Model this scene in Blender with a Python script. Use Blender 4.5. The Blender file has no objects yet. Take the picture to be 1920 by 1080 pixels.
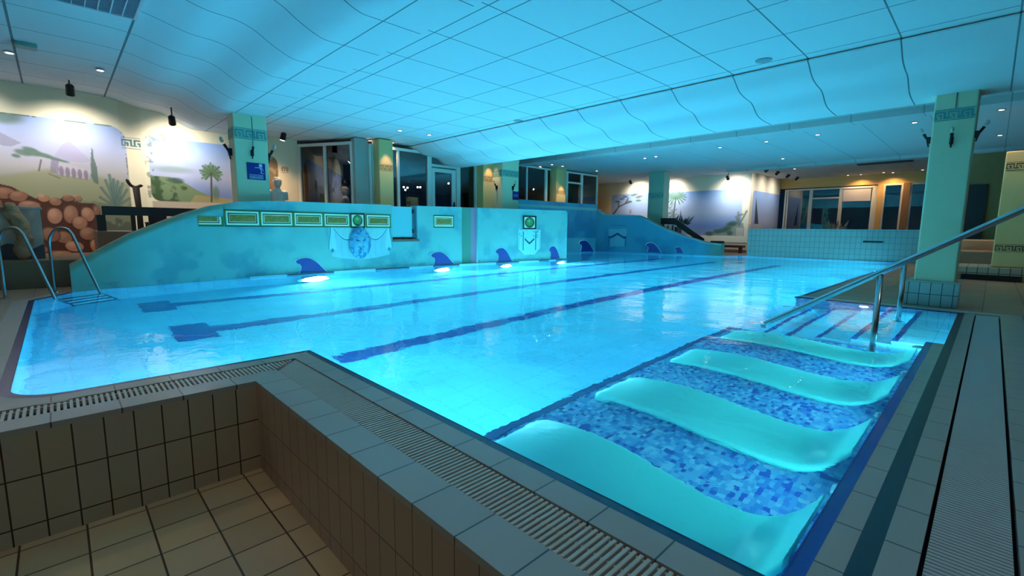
import bpy, bmesh, math, random
import numpy as np
from mathutils import Vector, Matrix
from mathutils.geometry import tessellate_polygon
random.seed(4); rng = np.random.RandomState(7)
sc = bpy.context.scene; COL = sc.collection

# ------------------------------------------------------------------ camera, world, exposure
F_PX, YAW, PIT, ROLL = 872.1, 0.79785, 0.12773, 0.00904
cy_, sy_ = math.cos(YAW), math.sin(YAW)
F0 = Vector((cy_, sy_, 0)); R0 = Vector((sy_, -cy_, 0)); U0 = Vector((0, 0, 1))
CF = F0*math.cos(PIT) - U0*math.sin(PIT); CU = U0*math.cos(PIT) + F0*math.sin(PIT)
CR = R0*math.cos(ROLL) + CU*math.sin(ROLL); CU = CU*math.cos(ROLL) - R0*math.sin(ROLL)
cam = bpy.data.cameras.new('camera'); camo = bpy.data.objects.new('camera', cam); COL.objects.link(camo)
cam.sensor_width = 36; cam.lens = F_PX/1920*36; cam.clip_start = 0.05; cam.clip_end = 400
m = Matrix((CR, CU, -CF)).transposed().to_4x4(); m.translation = Vector((0, 0, 1)); camo.matrix_world = m
sc.camera = camo
sc.view_settings.view_transform = 'Standard'; sc.view_settings.look = 'None'
sc.view_settings.gamma = 1; sc.view_settings.exposure = 0.0
sc.view_settings.use_curve_mapping = False
w = bpy.data.worlds.new('night'); sc.world = w; w.use_nodes = True
w.node_tree.nodes['Background'].inputs[0].default_value = (0.004, 0.012, 0.03, 1)
w.node_tree.nodes['Background'].inputs[1].default_value = 0.6
sc.cycles.use_denoising = True
sc.cycles.max_bounces = 10; sc.cycles.diffuse_bounces = 5; sc.cycles.transmission_bounces = 8; sc.cycles.glossy_bounces = 4
sc.cycles.sample_clamp_indirect = 6.0; sc.cycles.blur_glossy = 1.0

# strengths
POOL_W = 265.0      # one underwater lamp
SPOT_W = 140.0      # one mural spotlight
DOWN_W = 9.0        # one recessed downlight

# ------------------------------------------------------------------ survey helpers: where a sight line meets a real plane
def _ray(px, py):
    return CR*(px-960) - CU*(py-540) + CF*F_PX
def onz(px, py, z=0.0):
    r = _ray(px, py); t = (z-1)/r.z; return Vector((r.x*t, r.y*t, z))
def ony(px, py, y):
    r = _ray(px, py); t = y/r.y; return Vector((r.x*t, y, 1+r.z*t))
def onx(px, py, x):
    r = _ray(px, py); t = x/r.x; return Vector((x, r.y*t, 1+r.z*t))

# ------------------------------------------------------------------ materials
def s2l(c):
    return tuple((v/12.92 if v <= .04045 else ((v+.055)/1.055)**2.4) for v in c)
def rgb(r, g, b): return s2l((r/255, g/255, b/255))
MATS = {}
def nodes_of(name):
    m = bpy.data.materials.new(name); m.use_nodes = True
    return m, m.node_tree, m.node_tree.nodes['Principled BSDF']
def plain(name, col, rough=.5, metal=0., noise=0., scale=6., spec=.5, bump=0.):
    if name in MATS: return MATS[name]
    m, nt, b = nodes_of(name)
    b.inputs['Base Color'].default_value = (*col, 1); b.inputs['Roughness'].default_value = rough
    b.inputs['Metallic'].default_value = metal; b.inputs['Specular IOR Level'].default_value = spec
    if noise or bump:
        g = nt.nodes.new('ShaderNodeNewGeometry'); n = nt.nodes.new('ShaderNodeTexNoise')
        n.inputs['Scale'].default_value = scale; n.inputs['Detail'].default_value = 4
        nt.links.new(g.outputs['Position'], n.inputs['Vector'])
        if noise:
            mx = nt.nodes.new('ShaderNodeMix'); mx.data_type = 'RGBA'
            mx.inputs['A'].default_value = (*[c*(1-noise) for c in col], 1)
            mx.inputs['B'].default_value = (*[min(1, c*(1+noise)) for c in col], 1)
            nt.links.new(n.outputs['Fac'], mx.inputs['Factor']); nt.links.new(mx.outputs['Result'], b.inputs['Base Color'])
        if bump:
            bp = nt.nodes.new('ShaderNodeBump'); bp.inputs['Strength'].default_value = bump; bp.inputs['Distance'].default_value = .02
            nt.links.new(n.outputs['Fac'], bp.inputs['Height']); nt.links.new(bp.outputs['Normal'], b.inputs['Normal'])
    MATS[name] = m; return m
def emis(name, col, s):
    if name in MATS: return MATS[name]
    m, nt, b = nodes_of(name)
    b.inputs['Base Color'].default_value = (*col, 1); b.inputs['Emission Color'].default_value = (*col, 1)
    b.inputs['Emission Strength'].default_value = s
    MATS[name] = m; return m
def mth(nt, op, a, b=None, c=None):
    n = nt.nodes.new('ShaderNodeMath'); n.operation = op
    for i, v in enumerate((a, b, c)):
        if v is None: continue
        if isinstance(v, (int, float)): n.inputs[i].default_value = v
        else: nt.links.new(v, n.inputs[i])
    return n.outputs[0]
def tiles(name, col, grout, au, av, pu, pv, ou=0., ov=0., g=.006, rough=.3, var=.10, spec=.5, wear=.0):
    """tile grid along two world axes with thin grout lines and a slight change from tile to tile"""
    if name in MATS: return MATS[name]
    m, nt, b = nodes_of(name)
    geo = nt.nodes.new('ShaderNodeNewGeometry'); sep = nt.nodes.new('ShaderNodeSeparateXYZ')
    nt.links.new(geo.outputs['Position'], sep.inputs[0])
    def axis(ax, p, o):
        t = mth(nt, 'DIVIDE', mth(nt, 'SUBTRACT', sep.outputs[ax], o), p)
        fr = mth(nt, 'FRACT', t); d = mth(nt, 'MULTIPLY', mth(nt, 'MINIMUM', fr, mth(nt, 'SUBTRACT', 1., fr)), p)
        return mth(nt, 'FLOOR', t), d
    fu, du = axis(au, pu, ou); fv, dv = axis(av, pv, ov)
    d = mth(nt, 'MINIMUM', du, dv)
    msk = mth(nt, 'LESS_THAN', d, g/2)
    cmb = nt.nodes.new('ShaderNodeCombineXYZ'); nt.links.new(fu, cmb.inputs[0]); nt.links.new(fv, cmb.inputs[1])
    wn = nt.nodes.new('ShaderNodeTexWhiteNoise'); nt.links.new(cmb.outputs[0], wn.inputs['Vector'])
    k = mth(nt, 'ADD', mth(nt, 'MULTIPLY', wn.outputs['Value'], 2*var), 1-var)
    if wear:
        nz = nt.nodes.new('ShaderNodeTexNoise'); nz.inputs['Scale'].default_value = 1.7; nz.inputs['Detail'].default_value = 5
        nt.links.new(geo.outputs['Position'], nz.inputs['Vector'])
        k = mth(nt, 'MULTIPLY', k, mth(nt, 'ADD', mth(nt, 'MULTIPLY', nz.outputs['Fac'], 2*wear), 1-wear))
    hs = nt.nodes.new('ShaderNodeHueSaturation'); hs.inputs['Color'].default_value = (*col, 1); nt.links.new(k, hs.inputs['Value'])
    mx = nt.nodes.new('ShaderNodeMix'); mx.data_type = 'RGBA'
    nt.links.new(msk, mx.inputs['Factor']); nt.links.new(hs.outputs[0], mx.inputs['A']); mx.inputs['B'].default_value = (*grout, 1)
    nt.links.new(mx.outputs['Result'], b.inputs['Base Color'])
    b.inputs['Roughness'].default_value = rough; b.inputs['Specular IOR Level'].default_value = spec
    bp = nt.nodes.new('ShaderNodeBump'); bp.inputs['Distance'].default_value = .003; bp.inputs['Strength'].default_value = .6
    nt.links.new(mth(nt, 'SUBTRACT', 1., msk), bp.inputs['Height']); nt.links.new(bp.outputs['Normal'], b.inputs['Normal'])
    MATS[name] = m; return m
def mosaic(name, p=.024):
    m, nt, b = nodes_of(name)
    geo = nt.nodes.new('ShaderNodeNewGeometry')
    vm = nt.nodes.new('ShaderNodeVectorMath'); vm.operation = 'DIVIDE'; vm.inputs[1].default_value = (p*1.5, p, p)
    nt.links.new(geo.outputs['Position'], vm.inputs[0])
    fl = nt.nodes.new('ShaderNodeVectorMath'); fl.operation = 'FLOOR'; nt.links.new(vm.outputs[0], fl.inputs[0])
    wn = nt.nodes.new('ShaderNodeTexWhiteNoise'); nt.links.new(fl.outputs[0], wn.inputs['Vector'])
    cr = nt.nodes.new('ShaderNodeValToRGB'); cr.color_ramp.interpolation = 'CONSTANT'
    e = cr.color_ramp.elements
    e[0].position = 0; e[0].color = (*rgb(30, 70, 170), 1)
    e[1].position = .13; e[1].color = (*rgb(60, 130, 205), 1)
    for ps, c in ((.34, (84, 160, 218)), (.62, (112, 184, 228)), (.86, (140, 205, 236))):
        q = e.new(ps); q.color = (*rgb(*c), 1)
    nt.links.new(wn.outputs['Value'], cr.inputs[0]); nt.links.new(cr.outputs[0], b.inputs['Base Color'])
    b.inputs['Roughness'].default_value = .4
    MATS[name] = m; return m
def painted(name, rough=.75):
    if name in MATS: return MATS[name]
    m, nt, b = nodes_of(name)
    a = nt.nodes.new('ShaderNodeAttribute'); a.attribute_name = 'Col'
    nt.links.new(a.outputs['Color'], b.inputs['Base Color']); b.inputs['Roughness'].default_value = rough
    b.inputs['Specular IOR Level'].default_value = .25
    MATS[name] = m; return m
PAINT = painted('wall_paint')

# ------------------------------------------------------------------ mesh helpers
def tag(o, label=None, cat=None, group=None, kind=None):
    if label: o['label'] = label
    if cat: o['category'] = cat
    if group: o['group'] = group
    if kind: o['kind'] = kind
    return o
def mk(name, bm, mat, parent=None, smooth=False, bevel=0.):
    me = bpy.data.meshes.new(name); bmesh.ops.recalc_face_normals(bm, faces=bm.faces); bm.to_mesh(me); bm.free()
    for mt in (mat if isinstance(mat, (list, tuple)) else [mat]): me.materials.append(mt)
    if smooth:
        for p in me.polygons: p.use_smooth = True
    o = bpy.data.objects.new(name, me); COL.objects.link(o)
    if parent:
        o.parent = parent; o.matrix_parent_inverse = Matrix.Translation(-parent.location) @ Matrix.Identity(4)
    if bevel:
        b = o.modifiers.new('bevel', 'BEVEL'); b.width = bevel; b.segments = 3; b.limit_method = 'ANGLE'
    return o
def empty(name, loc, label, cat, group=None):
    o = bpy.data.objects.new(name, None); COL.objects.link(o); o.location = loc; o.empty_display_size = .05
    return tag(o, label, cat, group)
def box(bm, x0, x1, y0, y1, z0, z1, M=None, mi=0):
    vs = [bm.verts.new((x, y, z)) for x in (x0, x1) for y in (y0, y1) for z in (z0, z1)]
    if M is not None:
        for v in vs: v.co = M @ v.co
    for f in ((0, 1, 3, 2), (4, 6, 7, 5), (0, 4, 5, 1), (2, 3, 7, 6), (0, 2, 6, 4), (1, 5, 7, 3)):
        bm.faces.new([vs[i] for i in f]).material_index = mi
def bx(*a, **k):
    bm = bmesh.new(); box(bm, *a, **k); return bm
def prism(bm, pts, f0, f1):
    """pts 2-D outline; f0/f1 map (a,b)->xyz for the two ends"""
    A = [bm.verts.new(f0(*p)) for p in pts]; B = [bm.verts.new(f1(*p)) for p in pts]
    n = len(pts)
    for i in range(n): bm.faces.new((A[i], A[(i+1) % n], B[(i+1) % n], B[i]))
    for tri in tessellate_polygon([[Vector((*p[:2], 0)) for p in pts]]):
        bm.faces.new([A[i] for i in tri]); bm.faces.new([B[i] for i in reversed(tri)])
def zprism(pts, z0, z1):
    bm = bmesh.new(); prism(bm, pts, lambda a, b: (a, b, z0), lambda a, b: (a, b, z1)); return bm
def tube(bm, pts, r, n=12, cap=True, closed=False):
    pts = [Vector(p) for p in pts]; rs = r if isinstance(r, (list, tuple)) else [r]*len(pts)
    rings = []; up = None
    for i, p in enumerate(pts):
        a = pts[max(0, i-1)]; b = pts[min(len(pts)-1, i+1)]
        d = (b-a).normalized()
        if up is None:
            up = Vector((0, 0, 1)) if abs(d.z) < .9 else Vector((1, 0, 0))
        s = d.cross(up).normalized(); up = s.cross(d).normalized()
        rings.append([bm.verts.new(p + (s*math.cos(t) + up*math.sin(t))*rs[i]) for t in [2*math.pi*k/n for k in range(n)]])
    for a, b in zip(rings, rings[1:]):
        for k in range(n): bm.faces.new((a[k], a[(k+1) % n], b[(k+1) % n], b[k]))
    if cap:
        bm.faces.new(rings[0]); bm.faces.new(list(reversed(rings[-1])))
def smoothpath(pts, n=8):
    P = [Vector(p) for p in pts]; out = []
    for i in range(len(P)-1):
        p0, p1, p2, p3 = P[max(0, i-1)], P[i], P[i+1], P[min(len(P)-1, i+2)]
        for k in range(n):
            t = k/n
            out.append(.5*((2*p1) + (p2-p0)*t + (2*p0-5*p1+4*p2-p3)*t*t + (3*p1-p0-3*p2+p3)*t**3))
    out.append(P[-1]); return out
def lathe(bm, prof, c=(0, 0, 0), n=24, M=None):
    rings = []
    for r, z in prof:
        ring = []
        for k in range(n):
            t = 2*math.pi*k/n; v = Vector((r*math.cos(t), r*math.sin(t), z))
            if M is not None: v = M @ v
            ring.append(bm.verts.new(v + Vector(c)))
        rings.append(ring)
    for a, b in zip(rings, rings[1:]):
        for k in range(n): bm.faces.new((a[k], a[(k+1) % n], b[(k+1) % n], b[k]))
    bm.faces.new(rings[0]); bm.faces.new(list(reversed(rings[-1])))
def ball(bm, c, rx, ry=None, rz=None, seg=16, ring=10, M=None):
    ry = ry or rx; rz = rz or rx
    T = Matrix.Translation(Vector(c)) @ (M or Matrix.Identity(4)) @ Matrix.Diagonal((rx, ry, rz, 1))
    bmesh.ops.create_uvsphere(bm, u_segments=seg, v_segments=ring, radius=1, matrix=T)
def sheet(name, pos, nu, nv, colf=None, mat=PAINT, parent=None, smooth=True, thick=0.):
    """grid surface pos(U,V)->XYZ arrays, U,V in 0..1, painted per vertex with colf(U,V)->sRGB array"""
    U, V = np.meshgrid(np.linspace(0, 1, nu), np.linspace(0, 1, nv), indexing='ij')
    X = np.stack(pos(U, V), -1).reshape(-1, 3)
    idx = np.arange(nu*nv).reshape(nu, nv)
    q = np.stack([idx[:-1, :-1], idx[1:, :-1], idx[1:, 1:], idx[:-1, 1:]], -1).reshape(-1, 4)
    me = bpy.data.meshes.new(name); me.vertices.add(len(X)); me.vertices.foreach_set('co', X.ravel())
    me.loops.add(q.size); me.loops.foreach_set('vertex_index', q.ravel().astype(np.int32))
    me.polygons.add(len(q)); me.polygons.foreach_set('loop_start', np.arange(0, q.size, 4).astype(np.int32))
    me.polygons.foreach_set('loop_total', np.full(len(q), 4, np.int32))
    me.update(calc_edges=True)
    if colf is not None:
        c = np.clip(colf(U, V), 0, 1); c = np.where(c <= .04045, c/12.92, ((c+.055)/1.055)**2.4)
        a = me.color_attributes.new('Col', 'FLOAT_COLOR', 'POINT')
        c4 = np.ones((nu*nv, 4), np.float32); c4[:, :3] = c.reshape(-1, 3); a.data.foreach_set('color', c4.ravel())
    me.materials.append(mat)
    if smooth: me.polygons.foreach_set('use_smooth', np.ones(len(q), bool))
    o = bpy.data.objects.new(name, me); COL.objects.link(o)
    if parent:
        o.parent = parent; o.matrix_parent_inverse = Matrix.Translation(-parent.location)
    if thick:
        s = o.modifiers.new('thickness', 'SOLIDIFY'); s.thickness = thick; s.offset = 0
    return o

# numpy painting helpers (all in the wall's own two coordinates)
def sst(x, a, b):
    t = np.clip((x-a)/(b-a), 0, 1); return t*t*(3-2*t)
def over(c, col, mk_):
    col = np.array(col, float)/255; return c*(1-mk_[..., None]) + col*mk_[..., None]
def inpoly(x, y, pts):
    ins = np.zeros(x.shape, bool); n = len(pts)
    for i in range(n):
        x0, y0 = pts[i]; x1, y1 = pts[(i+1) % n]
        if y0 == y1: continue
        c = ((y0 > y) != (y1 > y)) & (x < (x1-x0)*(y-y0)/(y1-y0)+x0); ins ^= c
    return ins.astype(float)
def seg(x, y, a, b, wd):
    ax, ay = a; bx_, by = b; dx, dy = bx_-ax, by-ay
    t = np.clip(((x-ax)*dx+(y-ay)*dy)/(dx*dx+dy*dy+1e-9), 0, 1)
    d = np.hypot(x-ax-t*dx, y-ay-t*dy); return 1-sst(d, wd*.7, wd*1.3)
def ell(x, y, cx, cy, rx, ry, soft=.12, rot=0.):
    X, Y = x-cx, y-cy; ca, sa = math.cos(rot), math.sin(rot)
    d = np.hypot((X*ca+Y*sa)/rx, (-X*sa+Y*ca)/ry); return 1-sst(d, 1-soft, 1+soft)
def rrect(x, y, x0, x1, y0, y1, r):
    cx, cy = (x0+x1)/2, (y0+y1)/2; qx = np.abs(x-cx)-(x1-x0)/2+r; qy = np.abs(y-cy)-(y1-y0)/2+r
    d = np.hypot(np.maximum(qx, 0), np.maximum(qy, 0)) + np.minimum(np.maximum(qx, qy), 0) - r
    return d
def vnoise(x, y, s, seed=0, oct=4):
    r = np.random.RandomState(seed); T = r.rand(64, 64); out = 0; amp = 1; tot = 0
    for o in range(oct):
        X, Y = x*s*2**o, y*s*2**o; xi, yi = np.floor(X).astype(int), np.floor(Y).astype(int); fx, fy = X-xi, Y-yi
        fx, fy = fx*fx*(3-2*fx), fy*fy*(3-2*fy)
        g = lambda i, j: T[(xi+i) % 64, (yi+j) % 64]
        out = out + amp*((g(0, 0)*(1-fx)+g(1, 0)*fx)*(1-fy) + (g(0, 1)*(1-fx)+g(1, 1)*fx)*fy); tot += amp; amp *= .5
    return out/tot
KEY = ["######.", "#....#.", "#.##.#.", "#..#.#.", "##.#.##"]
KEYA = np.array([[c == '#' for c in r] for r in KEY])
def meander(c, u, v, u0, u1, v0, v1, col, lines=True):
    """Greek key band between v0 and v1"""
    h = v1-v0; k0, k1 = v0+.16*h, v1-.16*h; cell = (k1-k0)/5
    i = np.floor((u-u0)/cell).astype(int) % 7; j = np.clip(np.floor((k1-v)/cell).astype(int), 0, 4)
    ins = (u > u0) & (u < u1) & (v > k0) & (v < k1)
    m_ = (ins & KEYA[j, i]).astype(float)
    if lines:
        m_ = np.maximum(m_, ((u > u0) & (u < u1) & ((np.abs(v-v0) < .035*h) | (np.abs(v-v1) < .035*h))).astype(float))
    return over(c, col, m_)

def area(name, loc, target, w_, size, col, shape='DISK', spread=math.pi):
    l = bpy.data.lights.new(name, 'AREA'); l.energy = w_; l.color = col; l.shape = shape; l.size = size; l.spread = spread
    o = bpy.data.objects.new(name, l); COL.objects.link(o); o.location = loc
    d = Vector(target)-Vector(loc); o.rotation_euler = d.to_track_quat('-Z', 'Y').to_euler(); return o
def spot(name, loc, target, w_, ang, col, blend=.6, r=.03, parent=None):
    l = bpy.data.lights.new(name, 'SPOT'); l.energy = w_; l.color = col; l.spot_size = math.radians(ang); l.spot_blend = blend; l.shadow_soft_size = r
    o = bpy.data.objects.new(name, l); COL.objects.link(o)
    o.location = loc; d = Vector(target)-Vector(loc); o.rotation_euler = d.to_track_quat('-Z', 'Y').to_euler()
    return o

# ================================================================== the large structure
CREAM = plain('cream_plaster', rgb(226, 214, 180), .8, noise=.04)
CEILM = None
def wall_y(x):
    """the long pool wall bows gently"""
    return float(np.interp(x, [.1, .5, 2.1, 3.55, 4.8, 6.8, 8.4, 10.2, 11.85], [9.42, 9.62, 9.9, 10.04, 10.1, 10.08, 9.95, 9.8, 9.62]))
_wx = np.array([.1, .5, 2.1, 3.55, 4.8, 6.8, 8.4, 10.2, 11.85]); _wy = np.array([9.42, 9.62, 9.9, 10.04, 10.1, 10.08, 9.95, 9.8, 9.62])
def wy(x): return np.interp(x, _wx, _wy)
def w2x(y): return np.interp(y, [7.5, 12.4, 13.8], [18.45, 17.3, 16.9])

arc = [(-.28+.27-.27*math.cos(t), 3.80+.27-.27*math.sin(t)) for t in [math.pi/2*k/8 for k in range(9)]]  # from left edge to near edge
finpts = [(float(x), float(wy(x))) for x in np.linspace(.1, 11.85, 30)]
POOL = ([(1.40, .33), (1.40, 3.80)] + list(reversed(arc)) + [(-.28, 8.75)] + finpts +
        [(11.85, 12.4), (17.3, 12.4), (18.45, 7.5), (19.5, 6.75), (19.95, 2.0), (8.0, 2.0), (8.0, .205), (5.65, .205), (5.65, .33)])
DEPTH = -1.3
# basin
WALLT = tiles('pool_wall_tile', rgb(120, 200, 235), rgb(80, 150, 200), 0, 2, .25, .125, g=.006)
FLOORT = tiles('pool_floor_tile', rgb(104, 208, 238), rgb(84, 184, 222), 0, 1, .25, .25, g=.007, var=.04, wear=.08)
bm = bmesh.new()
top = [bm.verts.new((x, y, 0)) for x, y in POOL]; bot = [bm.verts.new((x, y, DEPTH)) for x, y in POOL]
n = len(POOL)
for i in range(n): bm.faces.new((top[i], top[(i+1) % n], bot[(i+1) % n], bot[i])).material_index = 1
for tri in tessellate_polygon([[v.co for v in bot]]): bm.faces.new([bot[i] for i in tri])
basin = mk('pool_basin', bm, [FLOORT, WALLT]); tag(basin, kind='structure')
LANE = plain('lane_blue', rgb(20, 70, 150), .4)
for yl, xs in ((4.64, 2.0), (6.62, 1.05), (8.62, .95)):
    bm = bmesh.new(); box(bm, xs, 16.3, yl-.13, yl+.13, DEPTH, DEPTH+.006)
    if yl > 5: box(bm, xs-.16, xs+.24, yl-.42, yl+.42, DEPTH, DEPTH+.007)
    mk('lane_line', bm, LANE, basin)
# mosaic shelf with the loungers, steps
MOS = mosaic('blue_mosaic')
shelf = mk('pool_shelf', bx(1.40, 5.62, .33, 2.06, DEPTH, -.62), MOS); tag(shelf, kind='structure')
mk('shelf_edge', bx(1.40, 5.62, 2.0, 2.065, -.66, -.61), plain('edge_blue', rgb(24, 66, 140), .4), shelf)
NOSE = plain('nosing_blue', rgb(16, 60, 145), .4)
STEPT = tiles('step_tile', rgb(140, 220, 240), rgb(90, 165, 205), 0, 1, .25, .3, g=.005)
bm = bmesh.new(); bn = bmesh.new()
ys = [.20, .58, .90, 1.20, 1.50, 1.78, 2.0]
for k in range(5):
    zt = -.17*(k+1)
    box(bm, 5.65, 8.0, ys[k], ys[k+1], DEPTH, zt); box(bn, 5.66, 7.99, ys[k+1]-.045, ys[k+1]+.004, zt-.03, zt+.004)
steps = mk('pool_steps', bm, STEPT); tag(steps, kind='structure'); mk('step_nosing', bn, NOSE, steps)
# water
m, nt, b = nodes_of('pool_water'); nt.nodes.remove(b)
gl = nt.nodes.new('ShaderNodeBsdfGlass'); gl.inputs['IOR'].default_value = 1.333; gl.inputs['Roughness'].default_value = 0.0
gl.inputs['Color'].default_value = (.90, .985, 1, 1)
geo = nt.nodes.new('ShaderNodeNewGeometry')
mp = nt.nodes.new('ShaderNodeMapping'); mp.inputs['Scale'].default_value = (1, 1, 1); mp.inputs['Rotation'].default_value = (0, 0, .6)
nt.links.new(geo.outputs['Position'], mp.inputs[0])
n1 = nt.nodes.new('ShaderNodeTexNoise'); n1.inputs['Scale'].default_value = 5.5; n1.inputs['Detail'].default_value = 3; n1.inputs['Distortion'].default_value = .6
n2 = nt.nodes.new('ShaderNodeTexNoise'); n2.inputs['Scale'].default_value = 1.3; n2.inputs['Detail'].default_value = 1
nt.links.new(mp.outputs[0], n1.inputs['Vector']); nt.links.new(mp.outputs[0], n2.inputs['Vector'])
hh = mth(nt, 'ADD', mth(nt, 'MULTIPLY', n1.outputs['Fac'], .22), n2.outputs['Fac'])
bp = nt.nodes.new('ShaderNodeBump'); bp.inputs['Strength'].default_value = .5; bp.inputs['Distance'].default_value = .035
nt.links.new(hh, bp.inputs['Height']); nt.links.new(bp.outputs['Normal'], gl.inputs['Normal'])
nt.links.new(gl.outputs[0], nt.nodes['Material Output'].inputs[0]); WATER = m
bm = bmesh.new(); wv = [bm.verts.new((x, y, -.004)) for x, y in POOL]
for tri in tessellate_polygon([[v.co for v in wv]]): bm.faces.new([wv[i] for i in tri])
wat = mk('pool_water', bm, WATER); tag(wat, 'clear blue lit water filling the swimming pool', 'water', kind='stuff')
if wat.data.polygons[0].normal.z < 0:
    wat.data.flip_normals()

# decks and coping -------------------------------------------------
GREY = rgb(150, 152, 146); GR2 = rgb(70, 72, 70)
COPX = tiles('coping_tile_near', GREY, rgb(60, 64, 64), 1, 0, .2535, 5., .116, -2, g=.007, rough=.28, var=.05)
COPY_ = tiles('coping_tile_side', GREY, rgb(60, 64, 64), 0, 1, .28, 5., .18, -2, g=.007, rough=.28, var=.05)
DECK = tiles('deck_tile', rgb(140, 128, 108), rgb(86, 80, 70), 0, 1, .3, .3, g=.008, rough=.4, var=.1, wear=.12)
BAND = plain('blue_rim_tile', rgb(18, 34, 92), .25)
DARKB = tiles('dark_stripe_tile', rgb(12, 20, 46), rgb(20, 28, 50), 0, 1, .14, 5., g=.003, rough=.3)
def st(name, bm, mat, **k): o = mk(name, bm, mat, **k); tag(o, kind='structure'); return o
# near coping between camera basin and pool (bullnose over the basin wall)
near = st('trim_1', zprism([(.85, -2.), (1.03, -2.), (1.03, 3.43), (.85, 3.25)], -.03, 0), COPX)
st('trim_2', zprism([(1.23, -2.), (1.355, -2.), (1.355, 3.755), (1.23, 3.63)], -.03, 0), COPX)
st('trim_3', zprism([(1.355, .33), (1.405, .33), (1.405, 3.805), (1.355, 3.755)], -.06, -.002), BAND)
st('trim_4', zprism([(-3, 3.25), (.85, 3.25), (1.03, 3.43), (-3, 3.43)], -.03, 0), COPY_)
st('trim_5', zprism([(-3, 3.63), (1.23, 3.63), (1.355, 3.755), (-3, 3.755)], -.03, 0), COPY_)
# rim band round the far left corner and along the left edge
def offset(pts, d):
    out = []
    for i, p in enumerate(pts):
        a = Vector(pts[max(0, i-1)]); b_ = Vector(pts[min(len(pts)-1, i+1)]); t = (b_-a).normalized()
        out.append((p[0]-t.y*d, p[1]+t.x*d))
    return out
def strip(a, b, z0, z1):
    """band of quads between two plan lines"""
    bm = bmesh.new(); q = [[bm.verts.new((x, y, z)) for x, y in l] for l in (a, b) for z in (z0, z1)]
    for i in range(len(a)-1):
        for p, r in ((q[1], q[3]), (q[0], q[2]), (q[0], q[1]), (q[2], q[3])): bm.faces.new((p[i], p[i+1], r[i+1], r[i]))
    for i in (0, -1): bm.faces.new((q[0][i], q[1][i], q[3][i], q[2][i]))
    return bm
left = [(1.36, 3.80)] + list(reversed(arc)) + [(-.28, 8.75), (.1, 9.42)]
st('trim_6', strip(left, offset(left, .055), -.05, -.001), BAND)
l2 = left[1:]
st('trim_7', strip(offset(l2, .055), offset(l2, .20), -.04, -.0005), plain('coping_plain', GREY, .35, noise=.08))
# decks
st('floor_left', zprism([(-3, 3.755), (-.05, 3.755), (-.25, 3.80), (-.40, 3.92), (-.46, 4.1), (-.46, 8.8), (-.1, 9.5), (.1, 9.5), (.1, 10.5), (-3, 10.5)], -.05, -.004), DECK)
st('trim_8', zprism([(1.36, .15), (8.0, .15), (8.0, .21), (1.36, .21)], -.03, 0), DARKB)
st('trim_9', zprism([(1.36, .21), (5.65, .21), (5.65, .285), (1.36, .285)], -.03, 0), COPY_)
st('trim_10', zprism([(1.36, .285), (5.65, .285), (5.65, .335), (1.36, .335)], -.06, -.002), plain('blue_rim_wet', rgb(18, 48, 160), .15))
st('trim_11', zprism([(1.36, .06), (8.05, .06), (8.05, .15), (1.36, .15)], -.03, 0), COPY_)
st('trim_12', zprism([(1.23, -.34), (8.28, -.34), (8.28, -.155), (1.23, -.155)], -.03, 0), COPY_)
st('trim_13', zprism([(1.36, -.42), (8.28, -.42), (8.28, -.34), (1.36, -.34)], -.03, 0), DARKB)
st('floor_right', zprism([(1.36, -5), (8.3, -5), (8.3, -.42), (1.36, -.42)], -.05, -.002), tiles('deck_tile_grey', GREY, GR2, 0, 1, .25, .25, g=.007, rough=.35))
st('trim_14', zprism([(7.995, .2), (8.07, .2), (8.07, 2.02), (7.995, 2.02)], -.06, -.001), BAND)
st('trim_15', zprism([(8.07, -.155), (8.28, -.155), (8.28, 2.0), (8.07, 2.0)], -.03, .0), plain('coping_light', rgb(160, 165, 155), .35, noise=.06))
st('trim_16', zprism([(8.0, 1.93), (19.9, 1.93), (19.9, 2.0), (8.0, 2.0)], -.06, -.001), BAND)
st('trim_17', zprism([(8.28, 1.7), (19.9, 1.7), (19.9, 1.93), (8.28, 1.93)], -.03, 0), plain('coping_warm', rgb(150, 130, 110), .4, noise=.06))
st('floor_far', zprism([(8.28, -6), (27, -6), (27, 1.7), (8.28, 1.7)], -.05, -.003), tiles('deck_tile_warm', rgb(150, 122, 92), rgb(96, 80, 64), 0, 1, .4, .4, g=.01, rough=.45, var=.1, wear=.15))
st('floor_back', zprism([(19.95, 1.7), (27, 1.7), (27, 16), (18.5, 16), (18.6, 7.5), (19.55, 6.75)], -.05, -.003), DECK)
# camera-side basin
BW = tiles('basin_wall_x', rgb(168, 156, 134), rgb(38, 34, 30), 0, 2, .1265, .25, .10, -.01, g=.007, rough=.3, var=.04)
BW2 = tiles('basin_wall_y', rgb(160, 136, 118), rgb(52, 38, 30), 1, 2, .127, .25, .116, -.01, g=.005, rough=.3, var=.04)
BF = tiles('basin_floor', rgb(176, 150, 112), rgb(60, 48, 34), 0, 1, .25, .25, -.01, .19, g=.009, rough=.45, var=.14, wear=.2)
st('basin_wall_far', bx(-3, .85, 3.25, 3.40, -.6, -.03), BW)
st('basin_wall_side', bx(.85, 1.0, -2, 3.25, -.6, -.03), BW2)
st('basin_floor', bx(-3, .85, -2, 3.25, -.65, -.6), BF)
st('gutter_bed', zprism([(1.0, -2.), (1.25, -2.), (1.25, 3.65), (-3, 3.65), (-3, 3.40), (1.0, 3.40)], -.12, -.09), plain('gutter_mid', rgb(66, 70, 68), .7))
st('gutter_bed_right', bx(1.3, 8.06, -.17, .07, -.10, -.07), plain('gutter_dark', rgb(28, 30, 30), .7))

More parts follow.
